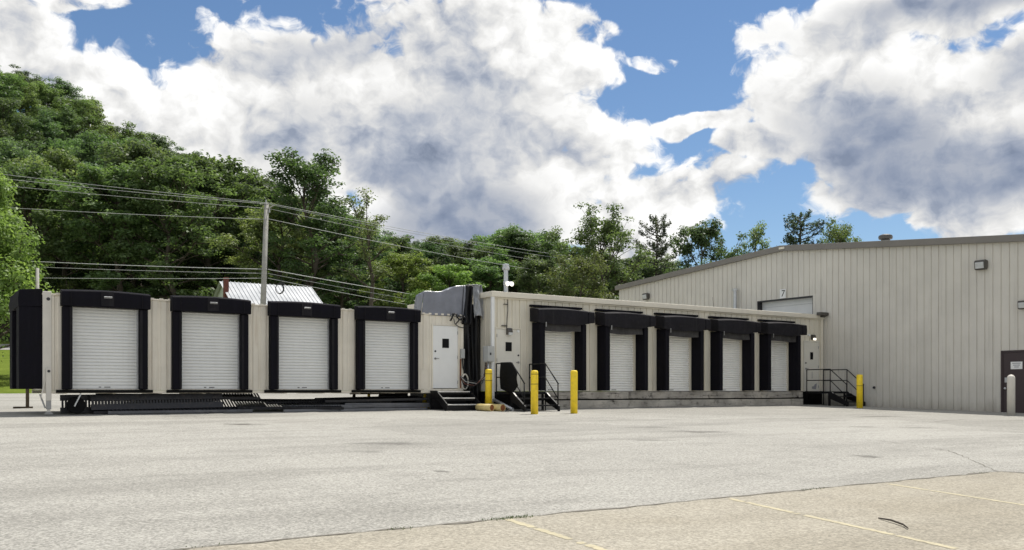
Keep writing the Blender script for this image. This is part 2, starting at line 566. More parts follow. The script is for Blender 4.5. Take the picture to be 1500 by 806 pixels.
crack([(7.3, 18.2), (7.45, 17.0), (7.62, 16.0), (7.2, 14.4), (6.65, 12.5)], .008)
crack([W(-4.0, -19.14), (7.6, 12.4), (9.5, 12.9), (13, 13.2)], .010)
crack([(12, 26), (13.6, 27.5), (16, 27.2), (19, 27.9)], .02)

for (a, b) in (((-12.11, -19.16), (-12.55, -23.4)), ((-9.38, -19.2), (-10.25, -23.6)), ((-6.71, -19.25), (-7.55, -23.4)), ((-4.6, -19.75), (-5.2, -23.4))):
    mb = MB()
    nseg = 110
    w0 = [.04 + rng.uniform(-.014, .006) for _ in range(nseg + 1)]
    w1 = [.04 + rng.uniform(-.014, .006) for _ in range(nseg + 1)]
    gap = 0
    for i in range(nseg):
        if gap > 0:
            gap -= 1
            continue
        if rng.random() < .05:
            gap = rng.choice((0, 0, 1, 2))
            continue
        vs = []
        for k_ in (i, i + 1):
            t = k_ / nseg
            u, v = a[0] + (b[0] - a[0]) * t, a[1] + (b[1] - a[1]) * t
            for q in (-w0[k_], w1[k_]):
                x, y = W(u + q, v)
                vs.append((x, y, gz(x, y) + .0105))
        mb.add(vs, [(0, 1, 3, 2)])
    tag(mb.build('parking_stripe', M['stripe']), kind='structure')

# weeds in the joint
mb = MB()
for wi in range(16):
    cu = -12.02 + rng.gauss(0, .09) if wi < 7 else rng.choice((-11.8, -12.3, -13.0, -9.4, -14.6, -7.9, -5.2, -4.3)) + rng.uniform(-.25, .25)
    for k in range(rng.randint(14, 30) if wi < 7 else rng.randint(4, 14)):
        u = cu + rng.gauss(0, .06)
        v = -19.12 + rng.gauss(0, .03)
        x, y = W(u, v)
        z = gz(x, y) + .01
        h = rng.uniform(.006, .022)
        a = rng.uniform(0, 6.28)
        dx, dy = math.cos(a), math.sin(a)
        l = rng.uniform(.2, .8) * h
        mb.add([(x - dy * .005, y + dx * .005, z), (x + dy * .005, y - dx * .005, z), (x + dx * l, y + dy * l, z + h)], [(0, 1, 2)])
tag(mb.build('weeds', M['weed'], recalc=False), 'small green weeds sprouting from the slab joint', 'weeds', kind='stuff')

# loose litter on the lot: a curled stick
x, y = 3.33, 7.96
mb = MB().tube([(x - .02, y + .30, gz(x, y) + .016), (x + .01, y + .1, gz(x, y) + .03), (x + .03, y - .1, gz(x, y) + .026), (x + .0, y - .27, gz(x, y) + .022)], [.006, .009, .009, .005], 6)
mb.v = [(p[0], p[1], p[2] + .022 * (p[1] - y)) for p in mb.v]
tag(mb.build('stick', M['stick'], smooth=True), 'thin dark curved stick lying on the tan concrete slab', 'stick')


# --------------------------------------------------------- shared part shapes
def ribwall(mb, u0, u1, zb, zt, openings, pitch, depth, gw, place, start=0.0, zsplit=()):
    """sheet of ribbed siding; narrow recessed grooves every pitch; openings = [(ua,ub,za,zb)]"""
    pts = {u0: 0.0, u1: 0.0}
    k = math.ceil((u0 - start) / pitch)
    while start + k * pitch < u1:
        c = start + k * pitch
        for o, d in ((-gw / 2, 0.0), (-gw / 4, depth), (gw / 4, depth), (gw / 2, 0.0)):
            if u0 < c + o < u1:
                pts[c + o] = d
        k += 1
    base = sorted(pts)

    def dat(u):
        return float(np.interp(u, base, [pts[b] for b in base]))
    al = set(base)
    for o in openings:
        for q in o[:2]:
            if u0 < q < u1:
                al.add(q)
    for q in zsplit:
        al.add(q)
    al = sorted(al)
    for a, b in zip(al[:-1], al[1:]):
        if b - a < 1e-6:
            continue
        m = (a + b) / 2
        iv = [(None, None)]
        cuts = sorted([(o[2], o[3]) for o in openings if o[0] <= m <= o[1]])
        segs = []
        lo = None
        for ca, cb in cuts:
            segs.append((lo, ca))
            lo = cb
        segs.append((lo, None))
        for sa, sb in segs:
            za0 = zb(a) if sa is None else sa
            za1 = zb(b) if sa is None else sa
            zb0 = zt(a) if sb is None else sb
            zb1 = zt(b) if sb is None else sb
            if zb0 <= za0 + 1e-6 and zb1 <= za1 + 1e-6:
                continue
            mb.add([place(a, dat(a), za0), place(b, dat(b), za1), place(b, dat(b), zb1), place(a, dat(a), zb0)], [(0, 1, 2, 3)])
    return mb


def slat_curtain(u0, u1, z0, z1, v, pitch=.09, d=.02):
    """roll-up curtain facing -v"""
    mb = MB()
    prof = []
    z = z0
    while z < z1 - .01:
        for dz, dd in ((0, .014), (.016, .014), (.020, -d * .8), (.036, -d), (.062, -d * .9), (.084, -d * .45)):
            if z + dz < z1:
                prof.append((v + dd, z + dz))
        z += pitch
    prof.append((v, z1))
    n = len(prof)
    vs = [(u0, a, b) for a, b in prof] + [(u1, a, b) for a, b in prof]
    return mb.add(vs, [(i, n + i, n + i + 1, i + 1) for i in range(n - 1)])


def text_mesh(txt, size, mat, name, parent, loc, rot, shear=0.0, depth=.004):
    cu = bpy.data.curves.new(name, 'FONT')
    cu.body = txt
    cu.size = size
    cu.shear = shear
    cu.extrude = depth
    cu.align_x = 'CENTER'
    cu.align_y = 'CENTER'
    o = bpy.data.objects.new('tmp', cu)
    COL.objects.link(o)
    bpy.context.view_layer.update()
    me = bpy.data.meshes.new_from_object(o)
    bpy.data.objects.remove(o)
    bpy.data.curves.remove(cu)
    me.materials.clear()
    me.materials.append(mat)
    p = bpy.data.objects.new(name, me)
    COL.objects.link(p)
    p.parent = parent
    p.location = loc
    p.rotation_euler = rot
    return p


def mandoor(parent, u0, u1, z0, z1, v, mat, frame_mat, win=(.42, .30), hinge='R', win_z=None, lever=True):
    """personnel door facing -v (a part); frame, window, handle, hinges are sub-parts"""
    d = MB().box(u0, u1, v - .012, v + .035, z0, z1).build('door', mat, parent, bevel=.004)
    f = MB()
    w = .06
    f.box(u0 - w, u0 - .008, v - .028, v + .04, z0 - .02, z1 + w)
    f.box(u1 + .008, u1 + w, v - .028, v + .04, z0 - .02, z1 + w)
    f.box(u0 - .008, u1 + .008, v - .027, v + .04, z1 + .008, z1 + w - .003)
    f.build('door_frame', frame_mat, d, bevel=.004)
    H = z1 - z0
    W_ = u1 - u0
    cx = u0 + W_ * .5 if win_z is None else u0 + W_ * .52
    zc = z0 + H * .72
    ww, wh = .2, .32
    if win == 'square':
        ww, wh = .26, .31
    MB().box(cx - ww / 2, cx + ww / 2, v - .017, v - .0125, zc - wh / 2, zc + wh / 2).build('window', M['glass'], d)
    g = MB()
    for (a, b, c2, e) in ((cx - ww / 2 - .02, cx - ww / 2, zc - wh / 2 - .02, zc + wh / 2 + .02), (cx + ww / 2, cx + ww / 2 + .02, zc - wh / 2 - .02, zc + wh / 2 + .02)):
        g.box(a, b, v - .022, v - .0125, c2, e)
    for (c2, e) in ((zc - wh / 2 - .02, zc - wh / 2), (zc + wh / 2, zc + wh / 2 + .02)):
        g.box(cx - ww / 2, cx + ww / 2, v - .021, v - .0125, c2, e)
    g.build('window_frame', mat, d)
    hx = u0 + .08 if hinge == 'R' else u1 - .08
    s_ = 1 if hinge == 'R' else -1
    h = MB()
    h.tube([(hx, v - .012, z0 + .98), (hx, v - .03, z0 + .98)], .035, 12)
    h.tube([(hx, v - .03, z0 + .98), (hx, v - .065, z0 + .98), (hx + s_ * .12, v - .068, z0 + .975)], .012, 8)
    h.build('door_handle', M['steel'], d, smooth=True)
    MB().tube([(hx, v - .012, z0 + 1.22), (hx, v - .03, z0 + 1.22)], .032, 14).build('deadbolt', M['ink'], d)
    ex = u1 - .006 if hinge == 'R' else u0 + .006
    for q in (.2, H / 2, H - .22):
        MB().tube([(ex, v - .022, z0 + q - .055), (ex, v - .022, z0 + q + .055)], .012, 8).build('hinge', M['steel'], d)
    return d


# ============================================================ dock building
DB = tag(empty('dock_building', (OX, OY, 0), TH), 'low cream metal loading dock annex with five black shelters joined to the warehouse', 'building')
FL = 1.30           # dock floor
L = 17.19
TOP = 4.56
DEP = 6.0
LEFTS = [1.50 + 2.878 * i for i in range(5)]
ops = []
for a in LEFTS:
    ops.append((a + .30, a + 1.92, FL, 3.62))
d2 = (.14, 1.10, FL, 3.39)
d10 = (15.98, 16.90, FL, 3.43)
ops += [(d2[0] - .06, d2[1] + .06, FL - .02, d2[3] + .06), (d10[0] - .06, d10[1] + .06, FL - .02, d10[3] + .06)]
mb = MB()
ribwall(mb, 0, L, lambda u: FL, lambda u: TOP - .04, ops, .305, .028, .05, lambda u, d, z: (u, d, z), start=.16)
ribwall(mb, 0, DEP, lambda u: FL, lambda u: TOP - .04, [], .305, .028, .05, lambda u, d, z: (d, u, z), start=.16)
mb.add([(0, DEP, FL), (L, DEP, FL), (L, DEP, TOP), (0, DEP, TOP)], [(0, 1, 2, 3)])
mb.build('wall', M['siding'], DB, recalc=False)
# base: timber-faced dock wall in two courses with a dark gap, on concrete
b = MB()
for (ua, ub, pr_) in ((1.55, 5.9, .10), (5.91, 9.72, .108), (9.73, 13.1, .098), (13.11, 15.75, .104)):
    MB().box(ua, ub, -pr_, .0, 1.02, 1.285).build('timber_beam', M['timber'], DB, bevel=.012)
b = MB().box(1.55, 15.75, -.13, -.002, .30, .975)
b.build('concrete_kerb', M['concrete_wall'], DB, bevel=.015)
b = MB()
b.box(.02, L, .012, .25, -.2, FL - .004)
b.box(.012, .25, .25, DEP, -.2, FL - .004)
b.build('foundation', M['rubber'], DB)
# vertical joints in the timber course
# roof, fascia with drip edge, gutters ends
b = MB().box(-.06, L, -.05, DEP + .06, TOP - .04, TOP + .03)
b.build('roof', M['membrane'], DB)
b = MB()
b.box(-.11, L, -.115, -.052, TOP - .10, TOP + .085)
b.box(-.11, -.062, -.05, DEP, TOP - .10, TOP + .083)
b.build('fascia', M['cream_trim'], DB, bevel=.015)
b = MB()
b.box(.02, L, -.045, -.004, TOP - .145, TOP - .102)
b.build('eave_flashing', M['cream_trim'], DB, bevel=.004)
# dark flashing lump where the fascia meets the warehouse
b = MB().box(L - .55, L - .005, -.34, -.118, TOP + .04, TOP + .17)
b.prism_x([(-.34, TOP + .04), (-.118, TOP + .04), (-.118, TOP - .04)], L - .30, L - .02)
b.build('end_flashing', M['bronze'], DB, bevel=.01)
# downspouts
for u, mat in ((-.045, M['white']), (L - .12, M['cream_trim'])):
    b = MB()
    b.box(u - .055, u + .055, -.10, -.004, .95 if u < 1 else FL, TOP - .10)
    ds = b.build('downspout', mat, DB, bevel=.012)
    if u < 1:
        MB().box(u - .028, u + .028, -.075, -.02, .70, .95).build('lower_pipe', M['faded_yellow'], ds)
# personnel doors
pd = mandoor(DB, d2[0], d2[1], FL, d2[3], .0, M['door'], M['siding'], 'square', hinge='L')
tag(pd, 'plain pale door behind the black stair rail')
pd = mandoor(DB, d10[0], d10[1], FL, d10[3], .0, M['door'], M['door'], 'slim', hinge='R')
tag(pd, 'pale door with a scuffed lower panel beside the warehouse wall')
b = MB()
b.prism_y([(16.48, FL + .1), (16.74, FL + .08), (16.8, FL + .34), (16.66, FL + .3), (16.6, FL + .22), (16.46, FL + .2)], -.0155, -.0125)
b.build('scuff_mark', M['ink_grey'], pd)
MB().prism_y([(16.46, FL + .55), (16.5, FL + .55), (16.49, FL + .85), (16.47, FL + .85)], -.0155, -.0125).build('scuff_mark', M['ink_grey'], pd)


def dock_door_set(a):
    """recessed roll-up door: curtain with bottom bar and guides"""
    u0, u1 = a + .30, a + 1.92
    c = slat_curtain(u0 + .04, u1 - .03, FL + .09, 3.62, .06, .09, .032).build('roll_door', M['old_slat'], DB, recalc=False)
    MB().box(u0 + .04, u1 - .03, .025, .08, FL + .005, FL + .10).build('bottom_bar', M['old_slat'], c, bevel=.006)
    for q in (u0 + .002, u1 - .072):
        g = MB().box(q, q + .07, .01, .16, FL, 3.62).build('guide_rail', M['cream_trim'], c, bevel=.006)
    MB().box(u0 + .5, u0 + .72, .015, .024, FL + .04, FL + .06).build('lift_handle', M['ink'], c)
    j = MB()
    j.box(u0 - .01, u0, .002, .6, FL, 3.62)
    j.box(u1, u1 + .01, .002, .6, FL, 3.62)
    j.build('door_jamb', M['siding'], c)
    return c


rj = random.Random(77)


def dock_shelter_set(a):
    """deep black dock shelter: hooded header, head curtain and two side pads"""
    P = -.55 + rj.uniform(-.02, .02)
    w = 2.44
    sag = [rj.uniform(-.03, .02) for _ in range(11)]
    top = []
    n = 10
    h = MB()
    # header: cross-section hood, crown slightly raised in the middle
    secs = []
    for i in range(n + 1):
        t = i / n
        u = a + w * t
        cr = .07 * math.sin(math.pi * min(1, t * 1.02))
        zl = 3.66 - .06 * min(1, 8 * t * (.88 - t)) if t < .88 else 3.70
        zl += sag[i]
        secs.append([(u, -.003, 3.70), (u, P, zl), (u, P - .015, 3.88), (u, P, 4.07 + cr * .7), (u, P + .04, 4.10 + cr * .7), (u, -.06, 4.15 + cr), (u, -.003, 4.16 + cr)])
    m_ = len(secs[0])
    vs = [p for s_ in secs for p in s_]
    fs = [(i * m_ + k, i * m_ + (k + 1) % m_, (i + 1) * m_ + (k + 1) % m_, (i + 1) * m_ + k) for i in range(n) for k in range(m_)]
    fs += [tuple(range(m_)), tuple((n * m_ + k) for k in range(m_ - 1, -1, -1))]
    h.add(vs, fs)
    hd = h.build('dock_shelter', M['foam2'], DB, bevel=.012)
    # rain lip at the wall
    MB().box(a - .02, a + w - .26, -.16, -.003, 4.20, 4.27).build('rain_lip', M['foam'], hd, bevel=.005)
    for q in (a + .10, a + 1.93):
        p = MB()
        p.box(q + rj.uniform(-.012, .012), q + .19 + rj.uniform(-.03, .015), P + .03 + rj.uniform(0, .03), -.003, FL + .02, 3.655)
        p.build('side_pad', M['foam'], hd, bevel=.02)
    MB().box(a + w - .30, a + w - .28, P - .021, P + .0, 3.665, 4.06).build('header_seam', M['foam'], hd)
    # head curtain hanging inside
    c = MB()
    nn = 14
    vs = []
    for i in range(nn + 1):
        t = i / nn
        u = a + .31 + 1.58 * t
        vs.append((u, P + .12 + .025 * math.sin(9 * t + a), 3.655))
        vs.append((u, P + .10 + .03 * math.sin(7 * t + 1 + a), 3.37 + .02 * math.sin(5 * t + a * 2)))
        vs.append((u, P + .13 + .03 * math.sin(7 * t + 1 + a), 3.37 + .02 * math.sin(5 * t + a * 2)))
        vs.append((u, P + .15 + .025 * math.sin(9 * t + a), 3.655))
    fs = [(4 * i + k, 4 * i + (k + 1) % 4, 4 * i + 4 + (k + 1) % 4, 4 * i + 4 + k) for i in range(nn) for k in range(4)]
    fs += [(0, 1, 2, 3), (4 * nn + 3, 4 * nn + 2, 4 * nn + 1, 4 * nn)]
    c.add(vs, fs)
    c.build('head_curtain', M['curtain'], hd, smooth=False)
    # strap hanging at the corner
    MB().box(a + .28, a + .315, P - .03, P - .017, 3.5, 3.66).build('strap', M['steel'], hd)
    return hd


for a in LEFTS:
    dock_door_set(a)
    dock_shelter_set(a)

# roof pipe, flood lamp on it, conduit and wall lamp at the left end
uu, vv = .62, .15
p = MB().lathe([(.075, TOP), (.075, TOP + .85), (.11, TOP + .86), (.13, TOP + .90), (.13, TOP + .95), (.11, TOP + .96), (.115, TOP + 1.02), (.10, TOP + 1.06), (.02, TOP + 1.08)], 18, uu, vv)
vp = p.build('vent_pipe', M['galv'], DB, smooth=False)
p = MB().box(uu - .17, uu + .17, vv - .20, vv - .08, TOP + .33, TOP + .46)
fl = p.build('flood_lamp', M['galv'], DB, bevel=.02)
for q in (-.085, .085):
    MB().lathe([(.03, -.0), (.07, .03), (.075, .05), (.05, .065)], 14).xf(Matrix.Translation((uu + q, vv - .20, TOP + .37)) @ Matrix.Rotation(R(100), 4, 'X')).build('lamp_head', M['lit'], fl, smooth=True)
MB().tube([(uu - .04, -.03, TOP - .16), (uu - .04, -.035, TOP - .55), (uu - .07, -.035, TOP - .8), (uu - .09, -.035, TOP - 1.15)], .014, 8).build('conduit', M['bronze'], DB, smooth=True)
b = MB()
b.box(uu - .28, uu - .07, -.05, -.003, TOP - 1.07, TOP - 1.035)
b.build('conduit_bracket', M['bronze'], DB)
MB().box(uu - .20, uu - .06, -.05, -.003, TOP - .34, TOP - .315).build('conduit_bracket', M['bronze'], DB)


def wall_pack(parent, u, z, lit=False, s=1.0):
    b = MB().prism_x([(-.003, z + .12 * s), (-.10 * s, z + .11 * s), (-.14 * s, z - .01 * s), (-.10 * s, z - .10 * s), (-.003, z - .11 * s)], u - .10 * s, u + .10 * s)
    o = b.build('wall_lamp', M['bronze'], parent, bevel=.012)
    MB().box(u - .075 * s, u + .075 * s, -.165 * s, -.11 * s, z - .13 * s, z - .035 * s).build('lens', M['lit'] if lit else M['lens'], o, bevel=.012)
    return o


wall_pack(DB, .62, TOP - 1.02 - .22, False, 1.0)
wall_pack(DB, 16.50, 3.64, True, 1.0)
MB().tube([(16.22, -.003, 3.73), (16.22, -.09, 3.73)], .05, 12).build('junction_disc', M['white'], DB)
MB().tube([(1.0, -.003, TOP - 1.22), (1.0, -.05, TOP - 1.22)], .045, 12).build('sensor', M['white'], DB)
# electrics on the left end wall / corner
b = MB().box(-.32, -.07, -.20, .12, 2.28, 2.80)
eb = b.build('electric_box', M['box'], DB, bevel=.015)
MB().box(-.325, -.0665, .06, .10, 2.32, 2.76).build('box_door_edge', M['ink_grey'], eb)
MB().box(-.25, -.19, -.207, -.201, 2.5, 2.58).build('breaker', M['ink'], eb)
MB().tube([(-.2, -.03, 2.28), (-.2, -.03, 2.05), (-.24, .05, 1.8), (-.3, .25, 1.55)], .03, 10).build('conduit', M['galv'], DB, smooth=True)
for i, (mat, off) in enumerate(((M['cable_grey'], 0), (M['cable_red'], .1), (M['cable'], .2), (M['cable'], -.08))):
    MB().tube([(-.16 - off * .5, .05, 2.26), (-.22 - off * .3, .12, 1.9 - off), (-.42 - off, .3, 1.55 - off * .6), (-.75 - off * .3, .52, 1.62 - off * .8), (-.9, .62, 1.8)], .015, 8).build('cable', mat, DB, smooth=True)

# =============================================================== warehouse
WO = W(17.2, 0)
WH = tag(empty('warehouse', (WO[0], WO[1], 0), TH), 'big beige ribbed metal warehouse with a low gable and brown eave trim', 'building')
V0, V1, RV = -13.2, 13.67, 2.24
RZ, EZ = 7.93, 7.20


def gtop(v):
    if v >= RV:
        return RZ + (EZ - RZ) * (v - RV) / (V1 - RV)
    return RZ + (v - RV) * .0945


bd = (-8.95, -7.92, .45, 2.72)
ops = [(.50, 3.68, 4.4, 5.55), (bd[0] - .07, bd[1] + .07, -1, bd[3] + .07)]
mb = MB()
ribwall(mb, V0, V1, lambda v: -.3, lambda v: gtop(v) - .12, ops, .305, .03, .045, lambda v, d, z: (d, v, z), start=.08, zsplit=(RV,))
mb.add([(0, V1, -.3), (32, V1, -.3), (32, V1, EZ - .1), (0, V1, EZ - .1)], [(0, 1, 2, 3)])
mb.add([(0, V0, -.3), (32, V0, -.3), (32, V0, gtop(V0) - .1), (0, V0, gtop(V0) - .1)], [(3, 2, 1, 0)])
mb.add([(32, V0, -.3), (32, V1, -.3), (32, V1, EZ - .1), (32, RV, RZ - .1), (32, V0, gtop(V0) - .1)], [(0, 1, 2, 3, 4)])
mb.build('wall', M['gable'], WH, recalc=False)
b = MB()
for (va, vb) in ((V0 - .15, RV), (RV, V1 + .15)):
    za, zb = RZ + (va - RV) * .0945 if va < RV else RZ, RZ if vb <= RV else RZ + (EZ - RZ) * (vb - RV) / (V1 - RV)
    b.add([(-.12, va, za), (32.1, va, za), (32.1, vb, zb), (-.12, vb, zb), (-.12, va, za + .06), (32.1, va, za + .06), (32.1, vb, zb + .06), (-.12, vb, zb + .06)],
          [(0, 1, 2, 3), (4, 7, 6, 5), (0, 4, 5, 1), (2, 6, 7, 3), (0, 3, 7, 4), (1, 5, 6, 2)])
b.build('roof', M['roof'], WH)
b = MB()
for (va, vb) in ((V0 - .16, RV), (RV, V1 + .16)):
    za, zb = RZ + (va - RV) * .0945 if va < RV else RZ, RZ if vb <= RV else RZ + (EZ - RZ) * (vb - RV) / (V1 - RV)
    y0, y1 = (va, vb)
    b.add([(x, y, z + dz) for x in (-.17, -.125) for (y, z) in ((y0, za), (y1, zb)) for dz in (-.20, .045)],
          [(0, 1, 3, 2), (4, 6, 7, 5), (0, 4, 5, 1), (2, 3, 7, 6), (1, 5, 7, 3), (0, 2, 6, 4)])
    b.add([(x, y, z + dz) for x in (-.122, -.004) for (y, z) in ((y0, za), (y1, zb)) for dz in (-.20, -.16)],
          [(0, 1, 3, 2), (4, 6, 7, 5), (0, 4, 5, 1), (2, 3, 7, 6), (1, 5, 7, 3), (0, 2, 6, 4)])
b.build('eave_trim', M['trim'], WH)
MB().box(-.20, -.171, RV - .30, RV + .0, RZ - .13, RZ - .04).build('ridge_plate', M['cream_trim'], WH)
# base flashing and splash line
MB().box(-.035, -.003, V0, -7.99 + .0, -.3, .46).build('base_trim', M['gable'], WH)
# overhead door above the annex roof
od = MB()
for i in range(3):
    od.box(.30, .33, .54, 3.64, 4.4 + i * .42, 4.815 + i * .42)
odo = od.build('overhead_door', M['white'], WH, bevel=.008)
b = MB()
b.box(-.004, .35, 3.645, 3.68, 4.4, 5.55)
b.box(-.004, .35, .50, .535, 4.4, 5.55)
b.box(-.004, .35, .535, 3.645, 5.50, 5.55)
b.build('door_jamb', M['ink'], odo)
b = MB().box(-.012, -.003, .36, .50, 4.6, 5.62)
b.build('door_trim', M['gable'], odo)
sg = MB().box(-.045, -.034, 1.97, 2.31, 5.56, 5.98).build('dock_number_sign', M['sign'], WH)
text_mesh('7', .42, M['ink'], 'numeral', sg, (-.048, 2.14, 5.77), (R(90), 0, R(-90)), shear=.12)
# brown personnel door, its frame, handle and notice
bdr = MB().box(-.004, .04, bd[0], bd[1], bd[2], bd[3]).build('door', M['brown'], WH, bevel=.005)
tag(bdr, 'dark brown steel door with a white notice')
b = MB()
b.box(-.03, .05, bd[1] + .004, bd[1] + .07, .3, bd[3] + .07)
b.box(-.03, .05, bd[0] - .07, bd[0] - .004, .3, bd[3] + .07)
b.box(-.028, .05, bd[0] - .004, bd[1] + .004, bd[3] + .004, bd[3] + .067)
b.build('door_frame', M['brown'], bdr)
b = MB()
b.tube([(-.004, bd[1] - .10, 1.40), (-.05, bd[1] - .10, 1.40)], .03, 12)
b.tube([(-.05, bd[1] - .10, 1.40), (-.085, bd[1] - .10, 1.40)], .04, 12)
b.build('door_knob', M['galv'], bdr, smooth=True)
MB().box(-.012, -.005, bd[1] - .15, bd[1] - .06, 1.62, 1.80).build('lock_plate', M['galv'], bdr)
nt = MB().box(-.012, -.006, -8.62, -8.20, 2.10, 2.37).build('notice', M['sign'], bdr, bevel=.003)
b = MB()
for i, (ww) in enumerate((.30, .24, .16)):
    b.box(-.0145, -.0125, -8.41 - ww / 2, -8.41 + ww / 2, 2.30 - i * .068, 2.33 - i * .068)
b.build('notice_lettering', M['ink_grey'], nt)


def big_lamp(v, z, s=1.0):
    """wall flood: bronze housing on a bracket facing out of the gable"""
    b = MB()
    b.prism_y([(-.035, z + .16 * s), (-.20 * s, z + .19 * s), (-.26 * s, z + .13 * s), (-.22 * s, z - .16 * s), (-.10 * s, z - .18 * s), (-.035, z - .10 * s)], v - .21 * s, v + .21 * s)
    o = b.build('wall_lamp', M['bronze'], WH, bevel=.015)
    b = MB().prism_y([(-.267 * s, z + .10 * s), (-.285 * s, z + .08 * s), (-.25 * s, z - .13 * s), (-.232 * s, z - .13 * s)], v - .16 * s, v + .16 * s)
    b.build('lens', M['lens'], o)
    return o


big_lamp(-7.17, 6.01, 1.0)
big_lamp(-8.72, 4.40, .85)
big_lamp(11.30, 6.42, .95)
p = MB().lathe([(.085, 4.4), (.085, 6.12), (.12, 6.13), (.13, 6.24), (.03, 6.27)], 14, -.20, 4.88)
p.build('exhaust_pipe', M['galv'], WH, smooth=False)
MB().tube([(-.06, 6.30, 4.3), (-.06, 6.36, 5.3), (-.1, 6.46, 5.98)], [.012, .01, .005], 6).build('whip_aerial', M['ink'], WH)
MB().tube([(-.05, -2.58, 1.45), (.0, -2.58, 1.45)], .055, 14).build('pipe_stub', M['ink'], WH)
# roof turbine vent
vr = MB().lathe([(.20, 0), (.18, .16), (.27, .18), (.29, .26), (.27, .33), (.16, .38), (.03, .40)], 20, 1.0, -2.42)
rz = RZ + (-2.42 - RV) * .0945 + .07
vr.v = [(x, y, z + rz) for x, y, z in vr.v]
vr.build('roof_vent', M['bronze'], WH, smooth=False)

# ============================================================ dock trailer
TRo = W(0, .7)
TR = tag(empty('dock_trailer', (TRo[0], TRo[1], 0), TH), 'long cream dock trailer on jacks with four white roll doors', 'trailer')
TU0, TU1, TZ0, TZ1, TD = -13.42, -.73, 1.33, 3.80, 2.4
CEN = [-11.92 + 2.772 * i for i in range(4)]
ops = [(c - .85, c + .85, 1.36, 3.53) for c in CEN]
tdoor = (-1.90, -.96, 1.40, 3.47)
ops.append((tdoor[0] - .06, tdoor[1] + .06, tdoor[2] - .02, tdoor[3] + .06))
mb = MB()
ribwall(mb, TU0 + .2, TU1, lambda u: TZ0, lambda u: TZ1, ops, .235, .022, .10, lambda u, d, z: (u, d, z), start=.05)
mb.add([(TU1, 0, TZ0), (TU1, TD, TZ0), (TU1, TD, TZ1), (TU1, 0, TZ1)], [(0, 1, 2, 3)])
mb.add([(TU0, TD, TZ0), (TU1, TD, TZ0), (TU1, TD, TZ1), (TU0, TD, TZ1)], [(3, 2, 1, 0)])
mb.add([(TU0 + .02, 0.06, TZ0), (TU0 + .02, TD, TZ0), (TU0 + .02, TD, TZ1), (TU0 + .02, 0.06, TZ1)], [(3, 2, 1, 0)])
mb.build('body', M['trailer'], TR, recalc=False)
b = MB()
b.box(TU0 - .02, TU1 + .02, -.02, TD + .02, TZ1 + .002, TZ1 + .05)
b.build('roof', M['cream_trim'], TR, bevel=.01)
b = MB()
rr = random.Random(3)
k = TU0 + .3
while k < TU1:
    b.box(k, k + .10, -.035, -.02, TZ1 + .02, TZ1 + .075)
    k += .235
b.build('roof_clip', M['trailer'], TR)
cp = MB()
cp.box(TU0 - .01, TU0 + .20, -.03, .06, TZ0 - .04, TZ1 + .10)
cp = cp.build('corner_post', M['post_white'], TR, bevel=.012)
MB().tube([(TU0 + .12, -.036, 3.70), (TU0 + .12, -.03, 3.70)], .045, 14).build('lifting_hole', M['ink'], cp)
b = MB()
b.box(TU0, TU1, -.02, .10, 1.245, 1.325)
b.box(TU0, TU1, TD - .1, TD, 1.245, 1.325)
for q in np.arange(TU0 + .5, TU1, 1.2):
    b.box(q, q + .08, .10, TD - .1, 1.23, 1.325)
b.build('underframe', M['cream_trim'], TR)
MB().box(TU0 + .1, TU1 - .1, .101, TD - .101, 1.33, 1.36).build('floor', M['rubber'], TR)
# flat patch panel left of the door
b = MB()
b.box(-2.56, -2.08, -.006, -.002, 1.37, 2.0)
b.box(-2.56, -2.06, -.016, -.002, 2.005, 2.03)
b.build('patch_panel', M['trailer'], TR)
td = mandoor(TR, *tdoor[:2], tdoor[2], tdoor[3], 0, M['white'], M['trailer'], 'square', hinge='R')
tag(td, 'clean white door with a small square window')
b = MB().box(-.86, -.73, -.10, -.003, 2.40, 2.72)
jb = b.build('junction_box', M['box'], TR, bevel=.01)
MB().tube([(-.80, -.05, 2.40), (-.79, -.06, 2.1), (-.74, -.08, 1.95)], .02, 8).build('cable', M['cable'], TR, smooth=True)
MB().tube([(-.86, -.03, 2.38), (-.86, -.035, 1.4)], .02, 8).build('pipe', M['rust'], TR)
pts = []
for i in range(25):
    t = 2 * math.pi * i / 24
    pts.append((-.72 + .12 * math.cos(t), -.09, 1.62 + .25 * math.sin(t)))
MB().tube(pts, .025, 8).build('hose_loop', M['post_white'], TR, smooth=True)


